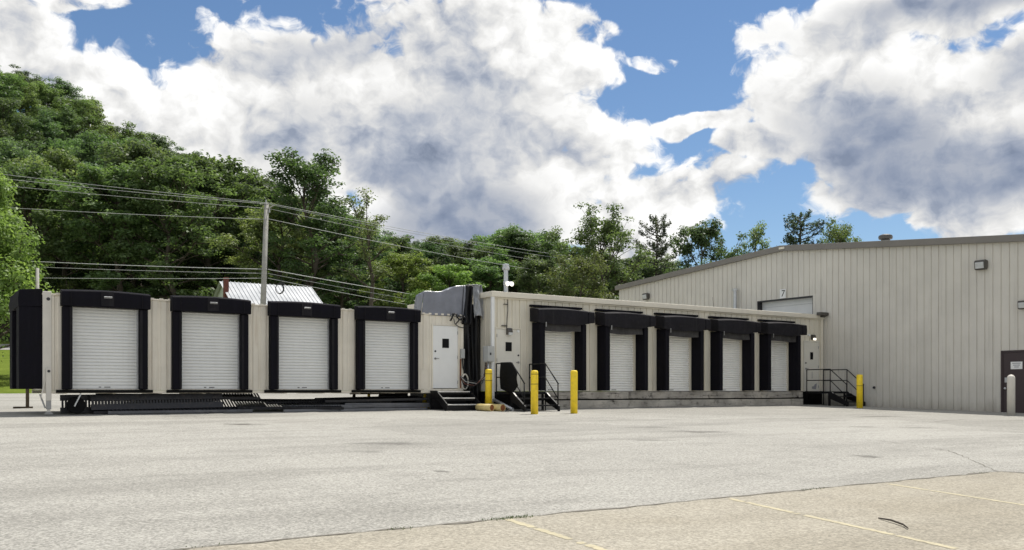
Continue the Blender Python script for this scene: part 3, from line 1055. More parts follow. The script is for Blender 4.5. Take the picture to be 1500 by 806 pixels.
def trailer_set(c, k):
    d = slat_curtain(c - .80, c + .80, 1.45, 3.53, .045, .088).build('roll_door', M['slat'], TR, recalc=False)
    MB().box(c - .80, c + .80, .018, .06, 1.365, 1.45).build('bottom_bar', M['white'], d, bevel=.006)
    b = MB()
    b.box(c - .02, c + .13, .010, .017, 1.40, 1.42)
    b.box(c - .16, c - .10, .010, .017, 1.40, 1.42)
    b.build('lift_handle', M['ink'], d)
    for q in (c - .85, c + .801):
        MB().box(q, q + .049, .0, .08, 1.36, 3.53).build('guide_rail', M['galv'], d)
    # flat padded shelter
    h = MB()
    n = 12
    secs = []
    for i in range(n + 1):
        t = i / n
        u = c - 1.10 + 2.2 * t
        cr = .035 * math.sin(math.pi * t)
        pr = -.30 - .02 * math.sin(math.pi * t)
        secs.append([(u, -.003, 3.53), (u, pr, 3.53), (u, pr - .015, 3.75), (u, pr, 3.90 + cr), (u, pr + .04, 3.93 + cr), (u, -.003, 3.97 + cr)])
    m_ = len(secs[0])
    fs = [(i * m_ + q, i * m_ + (q + 1) % m_, (i + 1) * m_ + (q + 1) % m_, (i + 1) * m_ + q) for i in range(n) for q in range(m_)]
    fs += [tuple(range(m_)), tuple((n * m_ + q) for q in range(m_ - 1, -1, -1))]
    h.add([p for s_ in secs for p in s_], fs)
    hd = h.build('dock_shelter', M['foam'], TR, bevel=.012)
    for (a, b2) in ((-1.07, -.835), (.835, 1.045)):
        MB().box(c + a, c + b2, -.24, -.003, 1.345, 3.525).build('side_pad', M['foam'], hd, bevel=.025)
        MB().box(c + (a if a > 0 else b2 - .07), c + (a + .07 if a > 0 else b2), -.262, -.242, 1.37, 3.50).build('pad_face', M['foam2'], hd, bevel=.008)
    MB().box(c - .16, c + .16, -.347, -.33, 3.56, 3.94).build('centre_patch', M['foam2'], hd, bevel=.005)
    for sx in (-.88, .88):
        MB().box(c + sx - .005, c + sx + .005, -.338, -.31, 3.54, 3.91).build('header_seam', M['foam2'], hd)
    MB().prism_x([(-.40, 3.80), (-.35, 3.82), (-.349, 3.765)], c - .09, c + .11).build('lamp_hood', M['galv'], hd)
    MB().box(c - 1.2, c + 1.2, -.12, -.021, 1.255, 1.338).build('bumper', M['rubber'], TR, bevel=.012)


for i, c in enumerate(CEN):
    trailer_set(c, i)
# end shelter on the left end wall (faces -u)
h = MB()
h.prism_y([(TU0 - .003, 3.50), (TU0 - .56, 3.48), (TU0 - .57, 3.7), (TU0 - .54, 3.92), (TU0 - .003, 3.97)], .02, TD)
es = h.build('dock_shelter', M['foam'], TR, bevel=.015)
tag(es, 'deep black shelter on the end wall of the trailer')
for q in (.03, TD - .64):
    MB().box(TU0 - .55, TU0 - .003, q, q + .62, 1.36, 3.49).build('side_pad', M['foam'], es, bevel=.02)
dd = MB().box(TU0 - .005, TU0 + .018, .45, 1.95, 1.4, 3.45).build('end_door', M['slat'], TR)
# jack leg at the corner: upper channel, steel tube, foot, brace
jl = MB().box(TU0 + .06, TU0 + .19, -.09, -.032, 1.05, 1.90).build('jack_leg', M['post_white'], TR, bevel=.012)
MB().tube([(TU0 + .125, -.105, 1.82), (TU0 + .125, -.09, 1.82)], .035, 14).build('pivot_bolt', M['ink'], jl)
MB().box(TU0 + .065, TU0 + .185, -.085, -.037, .83, 1.05).build('inner_tube', M['steel'], jl)
MB().box(TU0 + .085, TU0 + .165, -.08, -.04, .74, .83).build('screw', M['post_white'], jl)
MB().prism_y([(TU0 + .02, .70), (TU0 + .23, .70), (TU0 + .19, .76), (TU0 + .06, .76)], -.14, .02).build('foot', M['steel'], jl)
MB().bar((TU0 + .05, -.06, 1.62), (TU0 - .06, -.05, 1.10), .03).build('brace', M['post_white'], jl)
MB().bar((TU0 - .07, .02, 1.22), (TU0 + .05, -.02, .86), .035).build('brace', M['steel'], jl)
# wheels: dolly wheel at the left, running gear at the right end
for (u, v, r) in ((-12.62, .12, .225),):
    w_ = MB().lathe([(r * .5, -.09), (r * .93, -.10), (r, -.06), (r, .06), (r * .93, .10), (r * .5, .09)], 28).xf(Matrix.Translation((u, v, .72 + r - .02)) @ Matrix.Rotation(R(90), 4, 'X'))
    wo = w_.build('wheel', M['rubber'], TR, smooth=False)
    MB().lathe([(r * .5, -.05), (r * .3, -.085), (.03, -.09), (.03, .06), (r * .5, .05)], 20).xf(Matrix.Translation((u, v, .70 + r)) @ Matrix.Rotation(R(90), 4, 'X')).build('rim', M['bronze'], wo)
MB().bar((-12.68, -.01, .90), (-12.52, -.01, 1.24), .085, .03).build('wheel_arm', M['galv'], TR)
for (u, v, r) in ((-2.62, 1.45, .29), (-2.62, 2.0, .29)):
    gg = gz(*W(u, v + .7))
    w_ = MB().lathe([(r * .5, -.10), (r * .93, -.11), (r, -.07), (r, .07), (r * .93, .11), (r * .5, .10)], 28).xf(Matrix.Translation((u, v, gg + r)) @ Matrix.Rotation(R(90), 4, 'X'))
    wo = w_.build('wheel', M['rubber'], TR, smooth=False)
    MB().lathe([(r * .5, -.05), (.03, -.09), (.03, .06), (r * .5, .05)], 20).xf(Matrix.Translation((u, v, gg + r)) @ Matrix.Rotation(R(90), 4, 'X')).build('rim', M['bronze'], wo)
MB().box(-2.7, -2.2, 1.2, 2.2, 1.05, 1.24).build('axle_mount', M['blackmetal'], TR)

# steel prop beside the trailer's left end
px, py = -14.62, 27.6
g0 = gz(px, py)
pr = tag(empty('prop_stand', (px, py, g0), TH), 'thin rusty prop with a long flat foot under the end shelter', 'prop')
MB().box(-.045, .045, -.045, .045, .05, .66).build('post', M['rust_dark'], pr)
MB().box(-.38, .14, -.06, .06, .0, .055).build('foot', M['rust_dark'], pr)
MB().box(-.12, .12, -.08, .08, .66, .70).build('head_plate', M['rust_dark'], pr)

# trestle and yellow jack stands under the trailer
x, y = W(-3.35, 2.35)
g0 = gz(x, y)
tr = tag(empty('trestle', (x, y, g0), TH), 'dark splayed-leg trestle propping the trailer near its right end', 'trestle')
MB().box(-.75, .6, -.06, .06, .46, .54).build('beam', M['rust_dark'], tr)
for a, bq in ((-.62, -.82), (.45, .25), (-.6, -.45), (.47, .62)):
    MB().bar((a, 0, .47), (bq - .02, -.25 if a < -.61 or a < .46 and a > 0 else .25, .0), .06).build('leg', M['rust_dark'], tr)


def jack_stand(u, v, lab):
    x, y = W(u, v)
    g0 = gz(x, y)
    j = tag(empty('jack_stand', (x, y, g0), TH), lab, 'jack stand', 'yellow jack stands under the trailer')
    h_ = 1.235 - g0
    MB().tube([(0, 0, .02), (0, 0, h_ - .03)], .05, 14).build('column', M['yellow'], j)
    MB().lathe([(.16, 0), (.16, .015), (.06, .03)], 16).build('base', M['yellow'], j)
    MB().box(-.09, .09, -.09, .09, h_ - .03, h_).build('cap', M['steel'], j)
    for k in range(3):
        a = k * 2.1
        MB().bar((.14 * math.cos(a), .14 * math.sin(a), .02), (.03 * math.cos(a), .03 * math.sin(a), .3), .03).build('leg', M['yellow'], j)


jack_stand(-3.25, 2.75, 'yellow jack stand between the trestle legs under the trailer')
jack_stand(-1.75, 1.55, 'yellow jack stand behind the short black steps')

# ===================================================================== tarp
TP = tag(empty('tarp', (*W(0, .7), 0), TH), 'grey tarp draped over the joint between trailer and annex with black plastic below', 'tarp')


def drape(name, mat, fn, nu, nv, thick=.012, seed=0, amp=.03):
    """sheet from fn(s,t)->(x,y,z), wrinkled, with thickness"""
    r_ = np.random.RandomState(seed)
    ph = r_.rand(8) * 6.28
    fr = r_.rand(8) * 9 + 4
    vs = []
    for j in range(nv + 1):
        for i in range(nu + 1):
            s_, t_ = i / nu, j / nv
            x, y, z = fn(s_, t_)
            w_ = sum(math.sin(fr[q] * (s_ * math.cos(ph[q]) + t_ * math.sin(ph[q])) * 2 + ph[q]) for q in range(8)) / 8
            w2 = abs(math.sin(fr[0] * s_ * 2.2 + 2 * t_ + ph[0]))
            vs.append((x + amp * .3 * w_, y + amp * (w_ + .5 * w2) * min(1, 3 * (1 - abs(2 * s_ - 1)) + .3), z + amp * .35 * w_))
    n_ = nu + 1
    m_ = MB().add(vs, [(j * n_ + i, j * n_ + i + 1, (j + 1) * n_ + i + 1, (j + 1) * n_ + i) for j in range(nv) for i in range(nu)])
    o = m_.build(name, mat, TP, smooth=True, recalc=False)
    so = o.modifiers.new('thick', 'SOLIDIFY')
    so.thickness = thick
    so.offset = 0
    return o


def hood(s_, t_):
    # t: 0 bottom edge of front, .55 ridge, 1 back bottom ; s: left to right
    u = -2.34 + 1.72 * s_
    top = 4.56 + .32 * s_ - .05 * math.sin(math.pi * min(1, s_ * 1.3)) + .025 * math.sin(9 * s_ + 1)
    bot = 3.80 - (.0 + .10 * max(0, s_ - .75) * 4 * abs(math.sin(19 * s_)))
    if t_ < .45:
        k = t_ / .45
        return (u + (1 - s_) * .12 * k, -.03 + .05 * k, bot + (top - bot) * k)
    k = (t_ - .45) / .55
    return (u + (1 - s_) * .12, .02 + .55 * k, top - .08 * k * (1 - s_) - .5 * max(0, k - .8))


drape('tarp_sheet', M['tarp'], hood, 60, 44, seed=1, amp=.03)


def hood_end(s_, t_):
    # left end of the hood: s along depth, t up
    top = 4.56 - .08 * s_
    return (-2.34 + .12 * t_ - .02, .0 + .55 * s_, 3.78 + (top - 3.78) * t_)


drape('tarp_end', M['tarp'], hood_end, 16, 10, seed=2, amp=.06)


def flap(s_, t_):
    u = -.38 + .38 * s_ + .05 * (1 - t_) * (s_ - .5)
    bot = 3.72 + .14 * math.sin(3.1 * s_ + .3)
    return (u, -.20 + .18 * t_ + .04 * math.sin(9 * s_), bot + (4.93 - bot) * t_)


drape('tarp_flap', M['tarp_light'], flap, 30, 26, seed=3, amp=.10)


def flap_top(s_, t_):
    u = -.60 + .62 * s_
    return (u, -.03 + .6 * t_, 4.90 + .02 * s_ - .05 * t_)


drape('tarp_top', M['tarp'], flap_top, 10, 10, seed=6, amp=.03)


def fold(s_, t_):
    u = -.72 + .34 * s_ - .12 * (1 - t_)
    return (u, -.09 + .08 * t_ + .05 * math.sin(11 * s_), 3.55 + (4.86 - 3.55) * t_)


drape('black_fold', M['plastic'], fold, 14, 20, seed=4, amp=.06)


def curt(s_, t_):
    u = -.71 + .71 * s_
    return (u, .03 + .07 * math.sin(13 * s_ + 2 * t_) * (1 - .4 * t_), .86 + (4.25 - .86) * t_)


drape('plastic_curtain', M['plastic'], curt, 40, 30, seed=5, amp=.06)
# gathered knot of dark cord under the tarp hem
b = MB()
rr = random.Random(8)
for k in range(9):
    p0 = Vector((-1.02 + rr.uniform(-.22, .28), -.10, 3.80 + rr.uniform(-.1, .1)))
    b.tube([p0, p0 + Vector((rr.uniform(-.15, .15), -.06, rr.uniform(-.16, .05))), p0 + Vector((rr.uniform(-.2, .3), -.04, rr.uniform(-.32, -.02)))], .022, 6)
b.tube([(-1.15, -.08, 3.72), (-1.12, -.09, 3.55), (-.95, -.08, 3.45), (-.72, -.06, 3.42)], .015, 6)
b.build('cord', M['cable'], TP, smooth=True)


# =================================================================== stairs
def rail_stairs(name, u0, u1, depth, run, lab, zf=FL):
    x, y = W(u0, 0)
    root = tag(empty(name, (x, y, 0), TH), lab, 'stairs', 'black railed stairs at the annex doors')
    w = u1 - u0
    g = lambda u, v: gz(*W(u0 + u, v))
    fm = M['blackmetal']
    vb = -.16
    b = MB().box(0, w, -depth, vb, zf - .10, zf - .02)
    pl = b.build('platform', fm, root, bevel=.006)
    MB().box(.03, w - .03, -depth + .02, vb - .01, zf - .019, zf - .008).build('deck_plate', M['rubber'], pl)
    vend = -depth - run
    gb = g(w / 2, vend)
    nst = 3
    rise = (zf - gb) / nst
    tread = run / (nst - .4)
    for k in range(1, nst):
        zt = zf - rise * k
        va = -depth - (k - 1) * tread - .02
        MB().box(.05, w - .05, va - tread, va, zt - .045, zt).build('step', fm, root, bevel=.005)
    for q in (0.0, w):
        s_ = MB()
        s_.add([(q + dx, vv_, zz) for dx in (-.03, .03) for vv_, zz in ((-depth, zf - .32), (-depth, zf - .0), (vend, gb + .18), (vend, gb + .01))],
               [(0, 1, 2, 3), (7, 6, 5, 4), (0, 4, 5, 1), (1, 5, 6, 2), (2, 6, 7, 3), (3, 7, 4, 0)])
        st = s_.build('stringer', fm, root)
        # worn bright top edge
        MB().bar((q, -depth - .1, zf - .055), (q, vend + .04, gb + .155), .05, .012).build('stringer_edge', M['tread'], st)
    H = .92
    for q in (0.0, w):
        r_ = MB()
        rr_ = .021
        r_.tube([(q, vb - .03, g(q, -.2) + .0), (q, vb - .03, zf + H)], rr_, 8)
        r_.tube([(q, -depth, g(q, -depth)), (q, -depth, zf + H)], rr_, 8)
        r_.tube([(q, vend + .08, gb), (q, vend + .08, gb + .62 + .3)], rr_, 8)
        r_.tube([(q, vb - .03, zf + H), (q, -depth, zf + H), (q, vend + .06, gb + .90)], rr_, 8)
        r_.tube([(q, vb - .03, zf + H * .5), (q, -depth, zf + H * .5), (q, vend + .08, gb + .42)], rr_ * .9, 8)
        r_.build('handrail', fm, root, smooth=True)
    # posts under the platform
    for q in (.05, w - .05):
        MB().box(q - .03, q + .03, -depth + .06, -depth + .12, g(q, -depth) - .0, zf - .10).build('leg', fm, root)
    return root


rail_stairs('entry_stairs', .02, 1.36, 1.12, .78, 'black railed steps beside the bollard with a black sheet on the rail')
rail_stairs('entry_stairs', 15.90, 17.02, 1.38, .88, 'black railed steps in the corner against the warehouse wall')
# black sheet hung on the left stair rail
mb = MB()
nu, nv = 14, 12
for sgn in (0, 1):
    for j in range(nv + 1):
        for i in range(nu + 1):
            s_, t_ = i / nu, j / nv
            v = -.50 - 1.0 * s_
            ztop = FL + .95 - max(0, (s_ - .6)) * .95
            zbot = FL + .08 - .12 * math.sin(s_ * 2.6) + max(0, s_ - .8) * .8
            z = zbot + (ztop - zbot) * t_
            uoff = -.03 - .05 * math.sin(math.pi * t_) + .02 * math.sin(7 * s_ + 3 * t_) - (.014 if sgn else 0)
            mb.v.append((uoff, v, z))
n_ = nu + 1
off = n_ * (nv + 1)
for j in range(nv):
    for i in range(nu):
        a = j * n_ + i
        mb.f.append((a, a + 1, a + n_ + 1, a + n_))
        mb.f.append((off + a, off + a + n_, off + a + n_ + 1, off + a + 1))
for i in range(nu):
    for a in (i, nv * n_ + i):
        mb.f.append((a, a + 1, off + a + 1, off + a))
for j in range(nv):
    for a in (j * n_, j * n_ + nu):
        mb.f.append((a, a + n_, off + a + n_, off + a))
x, y = W(.02, 0)
o = mb.build('rubber_sheet', M['rubber'], loc=(x, y, 0), rotz=TH, smooth=True)
tag(o, 'stiff black rubber sheet hung over the stair handrail', 'rubber sheet')

# short open steps at the trailer door
x, y = W(-2.02, 0)
ss = tag(empty('trailer_steps', (x, y, 0), TH), 'short black steps with three pale treads below the white trailer door', 'steps')
g0 = gz(*W(-1.4, 0))
for k, (va, vb, zt) in enumerate(((.66, .22, 1.30), (.24, -.10, 1.09), (-.08, -.42, .88))):
    MB().box(.04, 1.26, vb, va, zt - .035, zt).build('tread', M['tread'], ss, bevel=.006)
    MB().box(.05, 1.25, vb + .0, vb + .02, zt - .10, zt - .036).build('tread_nosing', M['blackmetal'], ss)
for q in (.0, 1.27):
    s_ = MB()
    s_.prism_x([(.66, g0), (.66, 1.32), (.26, 1.32), (-.42, .90), (-.46, .72), (-.46, gz(*W(-1.4, -.45))), (-.3, gz(*W(-1.4, -.3))), (-.15, .80), (.2, 1.0), (.55, 1.06), (.58, g0)], q, q + .035)
    s_.build('stringer', M['blackmetal'], ss)
MB().box(.04, 1.26, .55, .60, g0 + .02, 1.25).build('back_panel', M['blackmetal'], ss)
MB().box(.04, 1.26, -.44, -.40, g0 + .02, .84).build('front_plate', M['blackmetal'], ss)


# ================================================================= bollards
def bollard(x, y, top, r, mat, lab, bands=(), rnd=False, group='upright bollards on the lot'):
    g0 = gz(x, y)
    root = tag(empty('bollard', (x, y, g0)), lab, 'bollard', group)
    h = top - g0
    prof = [(r, -.05), (r, h - .05), (r * .93, h - .02), (r * .75, h), (.01, h + .008)]
    if rnd:
        prof = [(r, -.05), (r, h - r)] + [(r * math.cos(a), h - r + r * math.sin(a)) for a in (.25, .5, .75, 1.0, 1.25, 1.45)] + [(.005, h)]
    MB().lathe(prof, 28).build('post', mat, root, smooth=True)
    for z in bands:
        MB().lathe([(r + .003, h - z), (r + .003, h - z + .02)], 28).build('band', M['yellow_band'], root)
    o = root
    return o


xb, yb = W(-.46, -.46)
bollard(xb, yb, 2.02, .115, M['yellow'], 'yellow bollard right beside the annex downspout', (.16, .38))
bollard(.68, 27.7, 1.925, .112, M['yellow'], 'yellow bollard in front of the railed steps', (.12, .42))
bollard(1.93, 28.46, 1.945, .112, M['yellow'], 'plain unbanded yellow bollard before the first annex dock door')
bollard(13.72, 36.1, 1.955, .12, M['yellow'], 'yellow bollard at the warehouse wall beside the corner stairs', (.45,))
bollard(16.81, 30.81, 1.86, .125, M['post_white'], 'white round-topped bollard in front of the brown warehouse door', (), True)


def lying_pipe(u, v, ang, ln, r, mat, lab, group):
    x, y = W(u, v)
    d = Vector((math.cos(ang), math.sin(ang), 0))
    x2, y2 = x + d.x * ln, y + d.y * ln
    a = Vector((x, y, gz(x, y) + r + .005))
    b2 = Vector((x2, y2, gz(x2, y2) + r + .005))
    root = tag(empty('fallen_bollard', (x, y, gz(x, y))), lab, 'bollard', group)
    o = MB().tube([a - Vector(root.location), b2 - Vector(root.location)], r, 22, caps=False).build('pipe', mat, root, smooth=True)
    s_ = o.modifiers.new('wall', 'SOLIDIFY')
    s_.thickness = .012
    MB().tube([a + (b2 - a) * .55 - Vector(root.location), a + (b2 - a) * .985 - Vector(root.location)], r - .015, 22).build('rusty_core', M['rust'], root)
    return root


lying_pipe(-.98, -.62, R(-40), .62, .115, M['faded_yellow'], 'faded yellow pipe lying with its orange end toward the lot', 'fallen yellow pipes')
lying_pipe(-.60, -.66, R(-48), .72, .115, M['faded_yellow'], 'faded yellow pipe with a dark rusted end lying nearer the downspout', 'fallen yellow pipes')
a = W(-.04, -.12)
b2 = W(-.04, -1.25)
pa = Vector((a[0], a[1], 1.02))
pb = Vector((b2[0], b2[1], gz(*b2) + .055))
b = MB().tube([pa, pb], .055, 12, caps=False)
o = b.build('drain_pipe', M['galv'], smooth=True)
s_ = o.modifiers.new('wall', 'SOLIDIFY')
s_.thickness = .006
tag(o, 'loose grey drain pipe sloping from the downspout to the ground', 'pipe')


# ========================================= steel rack panels under the trailer
def rack_panel(ln, wd, th, pitch, slat_mat, rail_mat, rw=.04):
    root = empty('rack_panel')
    for q in (0, wd - rw):
        MB().box(0, ln, q, q + rw, 0, th).build('side_rail', rail_mat, root)
    b = MB()
    k = .03
    while k < ln - .04:
        b.box(k, k + (.035 if rw < .1 else .052), rw, wd - rw, th * .3, th * .75)
        k += pitch
    b.build('slats', slat_mat, root)
    return root


panels = [
    # u, v, lift, length, width, yaw, roll(about long axis), pitch, mats, label
    (-12.2, .70, .02, 3.0, 1.1, 2, 4, 0, 'k', 'dark slatted rack panel lying flat beside the dolly wheel'),
    (-12.25, .86, .10, 3.5, .42, -1, 72, -.6, 'k', 'perforated dark rack panel tipped on its edge behind the dolly wheel'),
    (-12.95, 1.2, .02, 4.2, .5, 0, 86, -.4, 'k', 'dark panel standing on edge at the back of the left heap'),
    (-12.0, 1.0, .40, 4.4, .7, 0, 6, .5, 'k', 'long dark panel topmost of the left heap'),
    (-9.75, .75, .05, 2.3, .9, 3, 32, -1.5, 'k', 'tilted slatted panel with daylight showing through its gaps'),
    (-11.9, .40, .03, 3.9, .5, .5, 8, 0, 'g', 'grey panel flat on the ground at the front of the left heap'),
    (-8.4, .55, .10, 3.2, .9, -4, 14, .8, 'k', 'dark panel sloping across the middle of the heap'),
    (-7.1, .35, .015, 3.3, 1.0, 2, 0, 0, 'g', 'grey panel flat on the ground in the middle of the heap'),
    (-7.0, .65, .12, 3.0, 1.0, -2, 6, 0, 'g', 'grey panel second up in the middle of the heap'),
    (-7.4, 1.0, .22, 4.2, .8, 1, 4, 0, 'k', 'dark panel topmost in the middle of the heap'),
    (-5.3, .35, .012, 3.1, 1.0, 3, 0, 0, 'g', 'grey panel flat on the ground at the right end of the heap'),
    (-5.2, .55, .09, 3.3, 1.0, 4, 4, 0, 'g', 'grey panel second up at the right end of the heap'),
    (-5.0, .7, .17, 3.0, 1.0, 1, 3, .4, 'g', 'grey panel third up at the right end of the heap'),
    (-5.6, .85, .26, 3.6, .9, -1, 3, -.9, 'k', 'dark panel topmost at the right end of the heap'),
]
for (u, v, lift, ln, wd, yaw, roll, pit, mk, lab) in panels:
    rp = rack_panel(ln, wd, .07, .082 if mk == 'k' else .11, M['rackmetal'], M['rackmetal'] if mk == 'k' else M['rackgrey'], .16 if roll > 60 else .04)
    x, y = W(u, v)
    gs = math.atan(-(-.012 * CT + .022 * ST))
    rp.location = (x, y, gz(x, y) + lift)
    rp.rotation_euler = Euler((R(roll) + math.atan(.022 * CT + .012 * ST), R(pit) + gs, TH + R(yaw)), 'XYZ')
    tag(rp, lab, 'rack panel', 'steel rack panels heaped under the trailer')

# ============================================================ poles and wires
def upole(px, py, top_z, r0, r1, lean, lab, name='utility_pole', cross=True):
    g0 = terrain(px, py)
    h = top_z - g0
    root = tag(empty(name, (px, py, g0)), lab, 'utility pole')
    MB().tube([(-lean, 0, -.3), (-lean * .5, 0, h * .5), (0, 0, h)], [r0, (r0 + r1) / 2, r1], 12).build('pole', M['pole'], root, smooth=True)
    if cross:
        MB().tube([(0, -.12, h - .10), (0, -.12, h + .16)], [.05, .03], 10).build('insulator', M['box'], root)
        MB().tube([(.16, -.02, h - .55), (.16, -.02, h - .25)], [.05, .04], 10).build('insulator', M['box'], root)
        MB().bar((-.02, -.1, h - .4), (.45, -.1, h - .15), .06).build('bracket', M['pole'], root)
        for q in (.25, .5):
            MB().tube([(0, -.1, h - 1.0 - q), (0, -.2, h - 1.0 - q)], .04, 8).build('clamp', M['box'], root)
    return root


PX, PY = -13.95, 52.0
upole(PX, PY, 12.0, .19, .13, .35, 'tall weathered grey utility pole leaning slightly behind the trailer')
sp = upole(-23.35, 45.0, 7.35, .10, .08, 0, 'short thin grey pole behind the end shelter', 'service_pole', False)


def zat(px, py_, d):
    return EYE + (573 - py_) / 1340 * d


def wire(a, b, sag, r, lab, grp):
    a, b = Vector(a), Vector(b)
    n = 24
    pts = []
    for i in range(n + 1):
        t = i / n
        p = a.lerp(b, t)
        p.z -= sag * 4 * t * (1 - t)
        pts.append(p)
    o = MB().tube(pts, r, 5).build('power_line', M['wire'], smooth=True)
    tag(o, lab, 'wire', grp)


def left_end(y0, zp):
    # the wire crosses x=0 of the view at picture height y0: carried on to the next pole west
    xa = -.5597 * 50
    z_ = EYE + (573 - y0) / 1340 * 50
    k = (-48.0 - PX) / (xa - PX)
    return (-48.0, 52 - 2 * k, zp + (z_ - zp) * k)


GW, GE = 'power lines west of the utility pole', 'power lines east of the utility pole'
words = ['topmost', 'second highest', 'third highest', 'fourth highest', 'thick fifth', 'sixth', 'lowest']
for i, (yl, yp, sag, r) in enumerate(((249, 298, .25, .018), (254, 299.5, .3, .018), (264, 306, .3, .016), (295, 322, .35, .02), (372, 395, .35, .03), (380, 401, .35, .017), (399, 408, .3, .022))):
    zp = EYE + (573 - yp) / 1340 * 52
    off = (.05, -.12)
    wire(left_end(yl, zp), (PX + off[0], PY + off[1], zp), sag, r * .68, words[i] + ' power line running left from the leaning utility pole', GW)
EX, EY_ = 24.5, 104.0
for i, (yp, ye, sag, r) in enumerate(((298, 398, .7, .022), (299.5, 402, .8, .02), (306, 411, .8, .018), (321, 422, .9, .024), (395, 478, .8, .034), (401, 486, .9, .02), (408, 497, .9, .024))):
    zp = EYE + (573 - yp) / 1340 * 52
    wire((PX + .1, PY - .1, zp), (EX, EY_, EYE + (573 - ye) / 1340 * EY_), sag, r * .68, words[i] + ' power line running right from the leaning utility pole', GE)
# spare loop of cable hung on the lower line
cx_, cy_, cz_ = -13.45 + .15, 52.3, EYE + (573 - 423) / 1340 * 52.3
b = MB()
for q in range(3):
    pts = [(cx_ + (.22 + .01 * q) * math.cos(t) + q * .01, cy_ + .02 * q, cz_ + (.27 + .01 * q) * math.sin(t)) for t in np.linspace(0, 6.283, 22)]
    b.tube(pts, .02, 6)
b.box(cx_ - .02, cx_ + .28, cy_ - .05, cy_ + .06, cz_ + .22, cz_ + .36)
b.tube([(cx_ + .1, cy_, cz_ + .33), (cx_ + .1, cy_, cz_ + .62)], .015, 6)
tag(b.build('cable_coil', M['cable']), 'black coil of spare cable hanging below the wires by the pole', 'cable coil')

# ==================================================================== house
HXo, HYo = -18.05, 57.2
g0 = terrain(HXo + 2, HYo + 1)
HS = tag(empty('house', (HXo, HYo, g0), R(33)), 'small pale house with a white ribbed metal roof behind the trailer', 'house')
hr = 8.15 - g0
hl, hd2, drop = 5.6, 2.9, 1.75
b = MB()
b.add([(0, -hd2, 0), (0, hd2, 0), (0, hd2, hr - drop), (0, 0, hr - .08), (0, -hd2, hr - drop)], [(4, 3, 2, 1, 0)])
b.add([(hl - .3, -hd2, 0), (hl - .3, hd2, 0), (hl - .3, hd2, hr - drop), (hl - .3, 0, hr - .08), (hl - .3, -hd2, hr - drop)], [(0, 1, 2, 3, 4)])
b.add([(0, -hd2, 0), (hl - .3, -hd2, 0), (hl - .3, -hd2, hr - drop), (0, -hd2, hr - drop)], [(0, 1, 2, 3)])
b.add([(0, hd2, 0), (hl - .3, hd2, 0), (hl - .3, hd2, hr - drop), (0, hd2, hr - drop)], [(3, 2, 1, 0)])
b.build('wall', M['house'], HS, recalc=False)
b = MB()
k = -.25
pts = []
while k < hl:
    pts += [(k, 0), (k + .17, 0), (k + .19, .045), (k + .23, .045), (k + .25, 0)]
    k += .25
for sgn in (-1, 1):
    vs = []
    for (x_, d_) in pts:
        vs.append((x_, 0, hr + d_))
        vs.append((x_, sgn * (hd2 + .35), hr - drop * (hd2 + .35) / hd2 + d_))
    b.add(vs, [(2 * i, 2 * i + 2, 2 * i + 3, 2 * i + 1) for i in range(len(vs) // 2 - 1)])
b.build('roof', M['house_roof'], HS, recalc=False)
MB().box(-.30, -.02, -1.3, -1.02, 0, hr + .12).build('chimney', M['brick'], HS, bevel=.01)
MB().box(-.06, -.015, -.55, .25, hr - 1.9, hr - 1.1).build('window', M['glass'], HS)

# ==================================================================== trees
def kites(pos, nrm, size, rg, aspect=.62):
    """leaf-sized kite faces"""
    n = len(pos)
    a = np.cross(nrm, rg.normal(size=(n, 3)))
    a /= np.linalg.norm(a, axis=1, keepdims=True) + 1e-9
    b = np.cross(nrm, a)
    L_ = size[:, None]
    bend = nrm * L_ * .12
    v = np.empty((n, 4, 3))
    v[:, 0] = pos - a * L_ * .5
    v[:, 1] = pos + b * L_ * .5 * aspect + bend
    v[:, 2] = pos + a * L_ * .5
    v[:, 3] = pos - b * L_ * .5 * aspect + bend
    return v.reshape(-1, 3)


def mesh_quads(name, v, mat):
    n = len(v) // 4
    me = bpy.data.meshes.new(name)
    me.vertices.add(len(v))
    me.vertices.foreach_set('co', v.astype(np.float32).ravel())
    me.loops.add(len(v))
    me.loops.foreach_set('vertex_index', np.arange(len(v), dtype=np.int32))
    me.polygons.add(n)
    me.polygons.foreach_set('loop_start', np.arange(0, len(v), 4, dtype=np.int32))
    me.polygons.foreach_set('loop_total', np.full(n, 4, dtype=np.int32))
    me.update()
    me.validate()
    me.materials.append(mat)
    return me


